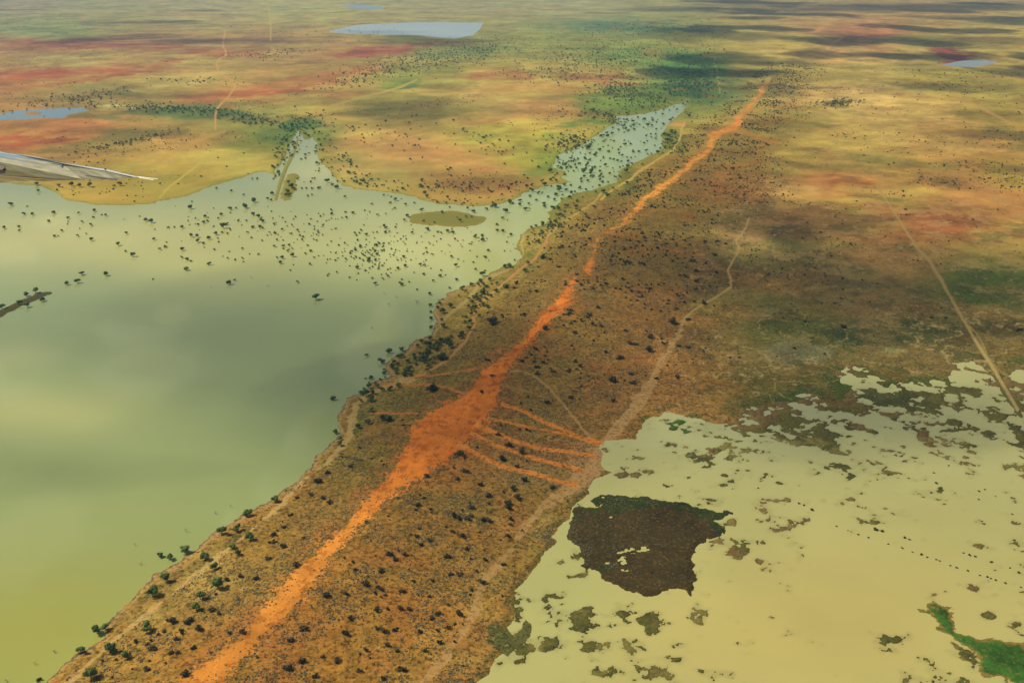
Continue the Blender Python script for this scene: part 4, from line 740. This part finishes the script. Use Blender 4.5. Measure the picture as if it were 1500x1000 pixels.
cl = fbm(qx, qy, 260, 5, 97, sp_ * .5, .7) + .6 * np.exp(-blob(qu, qv, 1090, 210, 90, 90, 0)) - .22 * (qv > 300) * (qu > 1000) + .35 * np.exp(-blob(qu, qv, 1110, 300, 70, 20, 0)) + .4 * np.exp(-blob(qu, qv, 1370, 262, 40, 12, 0)) - .15 * (qu < 1000)
k = (qw < -1.5) & (RNG.uniform(size=qu.shape) < np.clip(cl * 1.5 - .35, .01, .85)) & (bare_sd(qu, qv) < -2)
qx, qy, qz, qv = qx[k], qy[k], qz[k], qv[k]; qs = np.clip(RNG.lognormal(.7, .4, len(qx)), 1.0, 4.2) * np.where(qv > 300, .7, 1)
merged('scrub', LOW_S, np.concatenate([allx[rs], qx]), np.concatenate([ally[rs], qy]), np.concatenate([allz[rs], qz]), np.concatenate([alls[rs], qs]), M_SCRUB, 10, 'low dark scrub dotted thickly over the ridge flanks and plain', 'scrub')
# --- tussocks and small herbs: speckle of the flanks
def dome(seed, n=5):
    r = np.random.default_rng(seed); v = [(0, 0, .45)]
    for k in range(n):
        a = 2 * PI * k / n + r.uniform(-.3, .3); q = r.uniform(.35, .6); v.append((q * math.cos(a), q * math.sin(a), -.03))
    return np.array(v), np.array([(0, 1 + k, 1 + (k + 1) % n) for k in range(n)])
xt, yt = flank_points(700000, -62, 150, .0, 1, 33)
k = (yt < 1500) & (RNG.uniform(size=xt.shape) < np.clip(520 / yt, 0, 1) ** 1.6); xt, yt = xt[k], yt[k]
tx_, ty_, tz_, tu_, tv_, td_ = keep_land(xt, yt, minland=2)
bs = bare_sd(tu_, tv_); cl = fbm(tx_, ty_, 14, 3, 95, np.full(tx_.shape, 1.0))
ss_ = sand_sd(tu_, tv_); edge = (ss_ > -9) & (ss_ < 2)
p = np.where(bs > np.where(ss_ > -5, 3.0, -.3), np.where(ss_ > -5, .10, .015), np.where(edge, .7, np.clip(.36 + cl * .8, .04, 1)))
k = RNG.uniform(size=tx_.shape) < p
tx_, ty_, tz_, tu_, tv_ = [a[k] for a in (tx_, ty_, tz_, tu_, tv_)]
merged('tussock_grass', [dome(500 + k) for k in range(5)], tx_, ty_, tz_, np.clip(RNG.lognormal(-.35, .4, len(tx_)), .3, 1.6), M_TUFT, 12, 'dry tussocks and low herbs speckling both flanks of the orange ridge', 'grass')
# --- dead snags in the water
gx, gy, gz, gs, gw, gu, gv, gg, _ = place_rows(SNAG, .3)
lab = describe(gu, gv)
for i in range(len(SNAG)):
    r = np.random.default_rng(600 + i); tv, tf = [], []
    tube(tv, tf, [(0, 0, -.2), (.03, 0, .2), (.05, .02, .42)], [.03, .024, .018], 5)
    trunk = mesh_np('trunk', np.array(tv), tf, None, M_DEAD); tv, tf = [], []
    for k in range(7):
        a = r.uniform(0, 6.28); z0 = r.uniform(.12, .42); q = r.uniform(.25, .5)
        e = np.array([q * math.cos(a), q * math.sin(a), z0 + r.uniform(.1, .4)])
        tube(tv, tf, [(.03, 0, z0), e * .55 + np.array([0, 0, z0 * .4]), e], [.016, .011, .004], 4)
        tube(tv, tf, [e * .6 + np.array([0, 0, z0 * .35]), e * .8 + r.normal(size=3) * .12], [.009, .003], 4)
    br = mesh_np('branches', np.array(tv), tf, None, M_DEAD)
    add_thing('dead_tree', (trunk, br), ('trunk', 'branches'), gx[i], gy[i], -.1, gs[i] * 1.3, r.uniform(0, 6.28), 'bare dead snag in water, %s' % lab[i], 'dead tree', 'dead snags in the lake')

# ------------------------------------------------------------------ clouds (real vapour high above the frame; their shade falls on the plain)
mc = bpy.data.materials.new('cloud_vapour'); mc.use_nodes = True; t = mc.node_tree; t.nodes.clear()
o_ = t.nodes.new('ShaderNodeOutputMaterial'); vp = t.nodes.new('ShaderNodeVolumePrincipled'); vp.inputs['Color'].default_value = (1, 1, 1, 1); vp.inputs['Density'].default_value = .014; vp.inputs['Anisotropy'].default_value = .5
t.links.new(vp.outputs[0], o_.inputs['Volume'])
def ico_lump(seed):
    nlat, nlon = 20, 34; V_, Q_ = [], []
    th = np.linspace(0, PI, nlat)[1:-1]; ph = np.linspace(0, 2 * PI, nlon, endpoint=False)
    P_, T_ = np.meshgrid(ph, th); x = np.sin(T_) * np.cos(P_); y = np.sin(T_) * np.sin(P_); z = np.cos(T_); z = z ** 3
    n = fbm((x * 1.3 + 5 + z * .4).ravel(), (y * 1.3 + z * .7).ravel(), 1.0, 3, seed, np.full(x.size, .01)).reshape(x.shape)
    q = 1 + .5 * n
    pts = np.stack([x * q, y * q, z * (1 + .3 * n)], -1).reshape(-1, 3); N = len(pts)
    pts = np.concatenate([pts, [[0, 0, 1], [0, 0, -1]]])
    ix = np.arange(N).reshape(len(th), nlon)
    qd = np.stack([ix[:-1], np.roll(ix[:-1], -1, 1), np.roll(ix[1:], -1, 1), ix[1:]], -1).reshape(-1, 4)
    tr = [(N, ix[0][(k + 1) % nlon], ix[0][k]) for k in range(nlon)] + [(N + 1, ix[-1][k], ix[-1][(k + 1) % nlon]) for k in range(nlon)]
    me = mesh_np('cloud', pts, qd, tr, mc); bm_ = bmesh.new(); bm_.from_mesh(me); bmesh.ops.recalc_face_normals(bm_, faces=bm_.faces); bm_.to_mesh(me); bm_.free(); return me
LUMPS = [ico_lump(s) for s in range(5)]
def cloud(u, v, ru, rv, od, alt, n):
    cx_, cy_ = unproject(np.array(float(u)), np.array(float(v)), 0.0); m = float(depth_of(np.array(float(v)))) / F
    _, yf = unproject(np.array(float(u)), np.array(max(v - rv, -30.0)), 0.0); _, yn = unproject(np.array(float(u)), np.array(float(v + rv)), 0.0)
    cy_ = (yf + yn) / 2; o = bpy.data.objects.new('cloud', LUMPS[n % 5]); COL.objects.link(o)
    k = alt / L[2]; thick = od / (2 * .014)
    o.location = (cx_ + L[0] * k, cy_ + L[1] * k, alt); o.scale = (ru * m * .95, (yf - yn) / 2 * .95, thick); o.rotation_euler = (0, 0, 0)
    tag(o, None, None, None, 'structure')
CLOUDS = [(60,690,240,45,.2,850),(300,530,480,150,.3,900),(440,580,440,190,.18,930),(690,570,290,130,.7,980),(1260,450,400,130,.7,1050),(1180,610,420,80,.5,900),(1010,420,220,90,.2,1100),(600,165,130,26,1.0,1200),(730,268,110,16,.5,1150),(1180,330,150,30,.7,1250),(1330,60,150,14,1.0,1500),(1380,130,110,10,.9,1400),(1160,95,70,6,.9,1400),(1100,52,70,7,1.0,1500),(1350,12,280,9,1.9,1700),(1450,30,130,9,1.7,1700),(1040,16,160,7,1.2,1700),(640,62,130,10,.9,1500),(300,60,110,5,.8,1500),(160,58,70,4,.9,1500),(1100,130,100,6,.8,1300),(1480,200,100,14,.9,1200),(250,140,150,7,.4,1300),(1000,50,70,12,1.0,1500)]
rc = random.Random(5)
for q in range(64):
    v_ = rc.choice([6, 12, 20, 30, 44, 62, 84, 108]) + rc.uniform(-4, 4); CLOUDS.append((rc.uniform(960, 1560), v_, rc.uniform(14, 52), 2.2 + v_ * .065 * rc.uniform(.6, 1.4), rc.uniform(1.6, 3.2), rc.uniform(1100, 1700)))
for q in range(12):
    v_ = rc.uniform(4, 70); CLOUDS.append((rc.uniform(-40, 900), v_, rc.uniform(30, 90), 1.5 + v_ * .05, rc.uniform(.4, .9), rc.uniform(1100, 1700)))
for n, c in enumerate(CLOUDS): cloud(*c, n)

# ------------------------------------------------------------------ aircraft wing at the left edge of the view
R3 = cam.rotation_euler.to_matrix()
def cp(u, v, d):
    p = R3 @ Vector(((u - 750) / F * d, -(v - 500) / F * d, -d)); return np.array([p.x, p.y, p.z + H])
wing = bpy.data.objects.new('aircraft_wing', None); COL.objects.link(wing); w0 = cp(0, 245, 4.6); wing.location = w0
tag(wing, 'riveted metal aircraft wing reaching in from the left edge over the lake', 'wing')
def panel(name, poly, dfun, thick, m, nsub=1):
    """closed plate: outline (photo px), distance from the eye per point, thickness in metres"""
    n = len(poly); a = [cp(u, v, dfun(u, v)) - w0 for u, v in poly]; b_ = [cp(u, v, dfun(u, v) + thick) - w0 for u, v in poly]
    me = bpy.data.meshes.new(name); me.from_pydata([tuple(p) for p in a + b_], [], [tuple(range(n))[::-1], tuple(range(n, 2 * n))] + [(i, (i + 1) % n, n + (i + 1) % n, n + i) for i in range(n)])
    me.update(); me.materials.append(m); o = link(name, me, wing); return o
def met(name, c, rough, metal, wave=None):
    m, t, b = mat(name); b.inputs['Base Color'].default_value = (*c, 1); b.inputs['Roughness'].default_value = rough; b.inputs['Metallic'].default_value = metal
    if wave:
        N, K = t.nodes, t.links; g = N.new('ShaderNodeTexCoord'); w_ = N.new('ShaderNodeTexNoise'); w_.inputs['Scale'].default_value = wave; w_.inputs['Detail'].default_value = 1
        mp = N.new('ShaderNodeMapping'); mp.inputs['Scale'].default_value = (1, 1, 9); mp.inputs['Rotation'].default_value = (0, .25, 0); K.new(g.outputs['Object'], mp.inputs[0]); K.new(mp.outputs[0], w_.inputs['Vector'])
        bp = N.new('ShaderNodeBump'); bp.inputs['Strength'].default_value = .5; bp.inputs['Distance'].default_value = .02; K.new(w_.outputs[0], bp.inputs['Height']); K.new(bp.outputs[0], b.inputs['Normal'])
    return m
M_SK = met('bare_aluminium', (.20, .185, .085), .4, .2, 5.0); M_FL = met('sky_tinted_metal', (.15, .22, .26), .35, .1); M_ED = met('bright_edge', (.42, .46, .42), .4, .1); M_DK = met('dark_seam', (.02, .02, .015), .6, 0); M_STRK = met('pale_streak_metal', (.30, .28, .15), .4, .1); M_WH = met('white_wick', (.8, .78, .6), .5, 0)  # yellow ground and blue sky reflections are mixed into skin and flap colours
dl = lambda u, v: 4.6 - u * .0035 - (v - 240) * .003
du_ = lambda u, v: dl(u, v) - .008
panel('lower_skin', [(-150, 206), (0, 225.5), (92, 240.5), (150, 249.5), (200, 259.5), (172, 262.6), (120, 262.4), (84, 263.6), (0, 257.6), (-150, 250)], dl, .03, M_SK)
for q_ in ([(8,249),(60,246.5),(100,241.8)],[(38,252),(90,249),(140,247.6)],[(70,254),(120,251.5),(165,251.8)],[(0,246.5),(40,244.6),(66,244.4)]):  # thin pale strips laid along the curved streaks of the skin
    panel('pale_streak', [(q_[0][0], q_[0][1]), (q_[1][0], q_[1][1]), (q_[2][0], q_[2][1] + .6), (q_[1][0], q_[1][1] + 1.1), (q_[0][0], q_[0][1] + .9)], lambda u, v: dl(u, v) - .004, .003, M_STRK)
panel('rear_lip', [(-150, 251), (0, 258.6), (84, 264.4), (60, 266.2), (0, 266.8), (-150, 262)], lambda u, v: dl(u, v) + .02, .02, met('lip_aluminium', (.5, .5, .3), .35, .8, 4.0))
panel('flap', [(-150, 203), (0, 223.5), (50, 231), (92, 238.5), (91.5, 246.6), (60, 243.5), (0, 235), (-150, 214)], du_, .02, M_FL)
panel('flap_hinge_line', [(-150, 203.5), (0, 227.5), (50, 235.2), (90, 241.2), (90, 241.9), (50, 236.2), (0, 228.7), (-150, 205)], lambda u, v: du_(u, v) - .004, .004, M_DK)
panel('flap_end_cap', [(87, 239.8), (91.5, 240.8), (91.3, 245.8), (88.5, 243.4)], lambda u, v: du_(u, v) - .006, .006, M_DK)
panel('trailing_edge', [(-150, 200.5), (0, 221.5), (50, 229.3), (95, 238.4), (140, 246), (154, 247.6), (200, 258.4), (198, 259.8), (154, 250.4), (138, 248.4), (95, 240.6), (50, 231.6), (0, 224), (-150, 203.4)], lambda u, v: du_(u, v) - .008, .012, M_ED)
panel('lower_seam', [(-150, 247.5), (0, 256), (50, 259.6), (84, 262.4), (125, 262.6), (125, 263.5), (84, 264), (50, 261), (0, 257.4), (-150, 249.5)], lambda u, v: dl(u, v) - .006, .006, M_DK)
panel('aileron_gap', [(124, 256.6), (135, 257.4), (160, 260.6), (171, 261.6), (171.5, 263.3), (164, 264.3), (158, 262.6), (134, 258.8), (126, 257.7)], lambda u, v: dl(u, v) - .008, .008, M_DK)
panel('bracket', [(-60, 238), (0, 242.5), (6, 244.3), (6.6, 246.5), (3, 249), (-60, 250)], lambda u, v: dl(u, v) - .05, .04, met('bracket_brown', (.05, .03, .012), .6, 0))
for a, b_, c, d in ((196, 257.8, 231, 262.1), (204, 259.6, 225, 263.6)):
    panel('static_wick', [(a, b_), (c, d - .3), (c, d + .4), (a, b_ + .9)], lambda u, v: du_(u, v), .003, M_WH)
def rivets(name, p0, p1, n, dfun, m, r=.0016):
    V_, F_ = [], []
    for k in range(n):
        f = (k + .5) / n; c = cp(p0[0] + (p1[0] - p0[0]) * f, p0[1] + (p1[1] - p0[1]) * f, dfun(p0[0] + (p1[0] - p0[0]) * f, p0[1])) - w0
        b0 = len(V_); V_ += [c + np.array(q) * r for q in ((1.6, 0, 0), (0, 1, 0), (-1.6, 0, 0), (0, -1, 0), (0, 0, 1), (0, 0, -1))]
        F_ += [(b0 + i, b0 + (i + 1) % 4, b0 + 4) for i in range(4)] + [(b0 + (i + 1) % 4, b0 + i, b0 + 5) for i in range(4)]
    me = bpy.data.meshes.new(name); me.from_pydata([tuple(v) for v in V_], [], F_); me.update(); me.materials.append(m); link(name, me, wing)
rivets('rivet_row', (-4, 221.2), (96, 238.2), 42, lambda u, v: du_(u, 225) - .012, M_DK, .0022)
rivets('rivet_row', (0, 252.5), (120, 262.3), 60, lambda u, v: dl(u, 256) - .004, M_DK, .0014)
for f in (154, 178, 190, 207): rivets('bolt', (f - 1, 247.6 + (f - 154) * .235), (f + 1, 248 + (f - 154) * .235), 1, lambda u, v: du_(u, 250) - .014, M_DK, .0036)

# ------------------------------------------------------------------ haze
HZ = 4.8e-5
hb = bpy.data.meshes.new('haze'); a = 75000; zb, zt = -3.0, 303.5
hb.from_pydata([(-a, -a, zb), (a, -a, zb), (a, a, zb), (-a, a, zb), (-a, -a, zt), (a, -a, zt), (a, a, zt), (-a, a, zt)], [], [(3, 2, 1, 0), (4, 5, 6, 7), (0, 1, 5, 4), (1, 2, 6, 5), (2, 3, 7, 6), (3, 0, 4, 7)])
mh = bpy.data.materials.new('haze_air'); mh.use_nodes = True; t = mh.node_tree; t.nodes.clear()
o_ = t.nodes.new('ShaderNodeOutputMaterial'); vp = t.nodes.new('ShaderNodeVolumePrincipled'); vp.inputs['Color'].default_value = (.42, .68, 1, 1); vp.inputs['Density'].default_value = HZ; vp.inputs['Anisotropy'].default_value = .2
t.links.new(vp.outputs[0], o_.inputs['Volume']); hb.materials.append(mh)
ho = link('haze', hb); tag(ho, 'thin blue dusty haze over the far plain', 'haze', None, 'stuff')
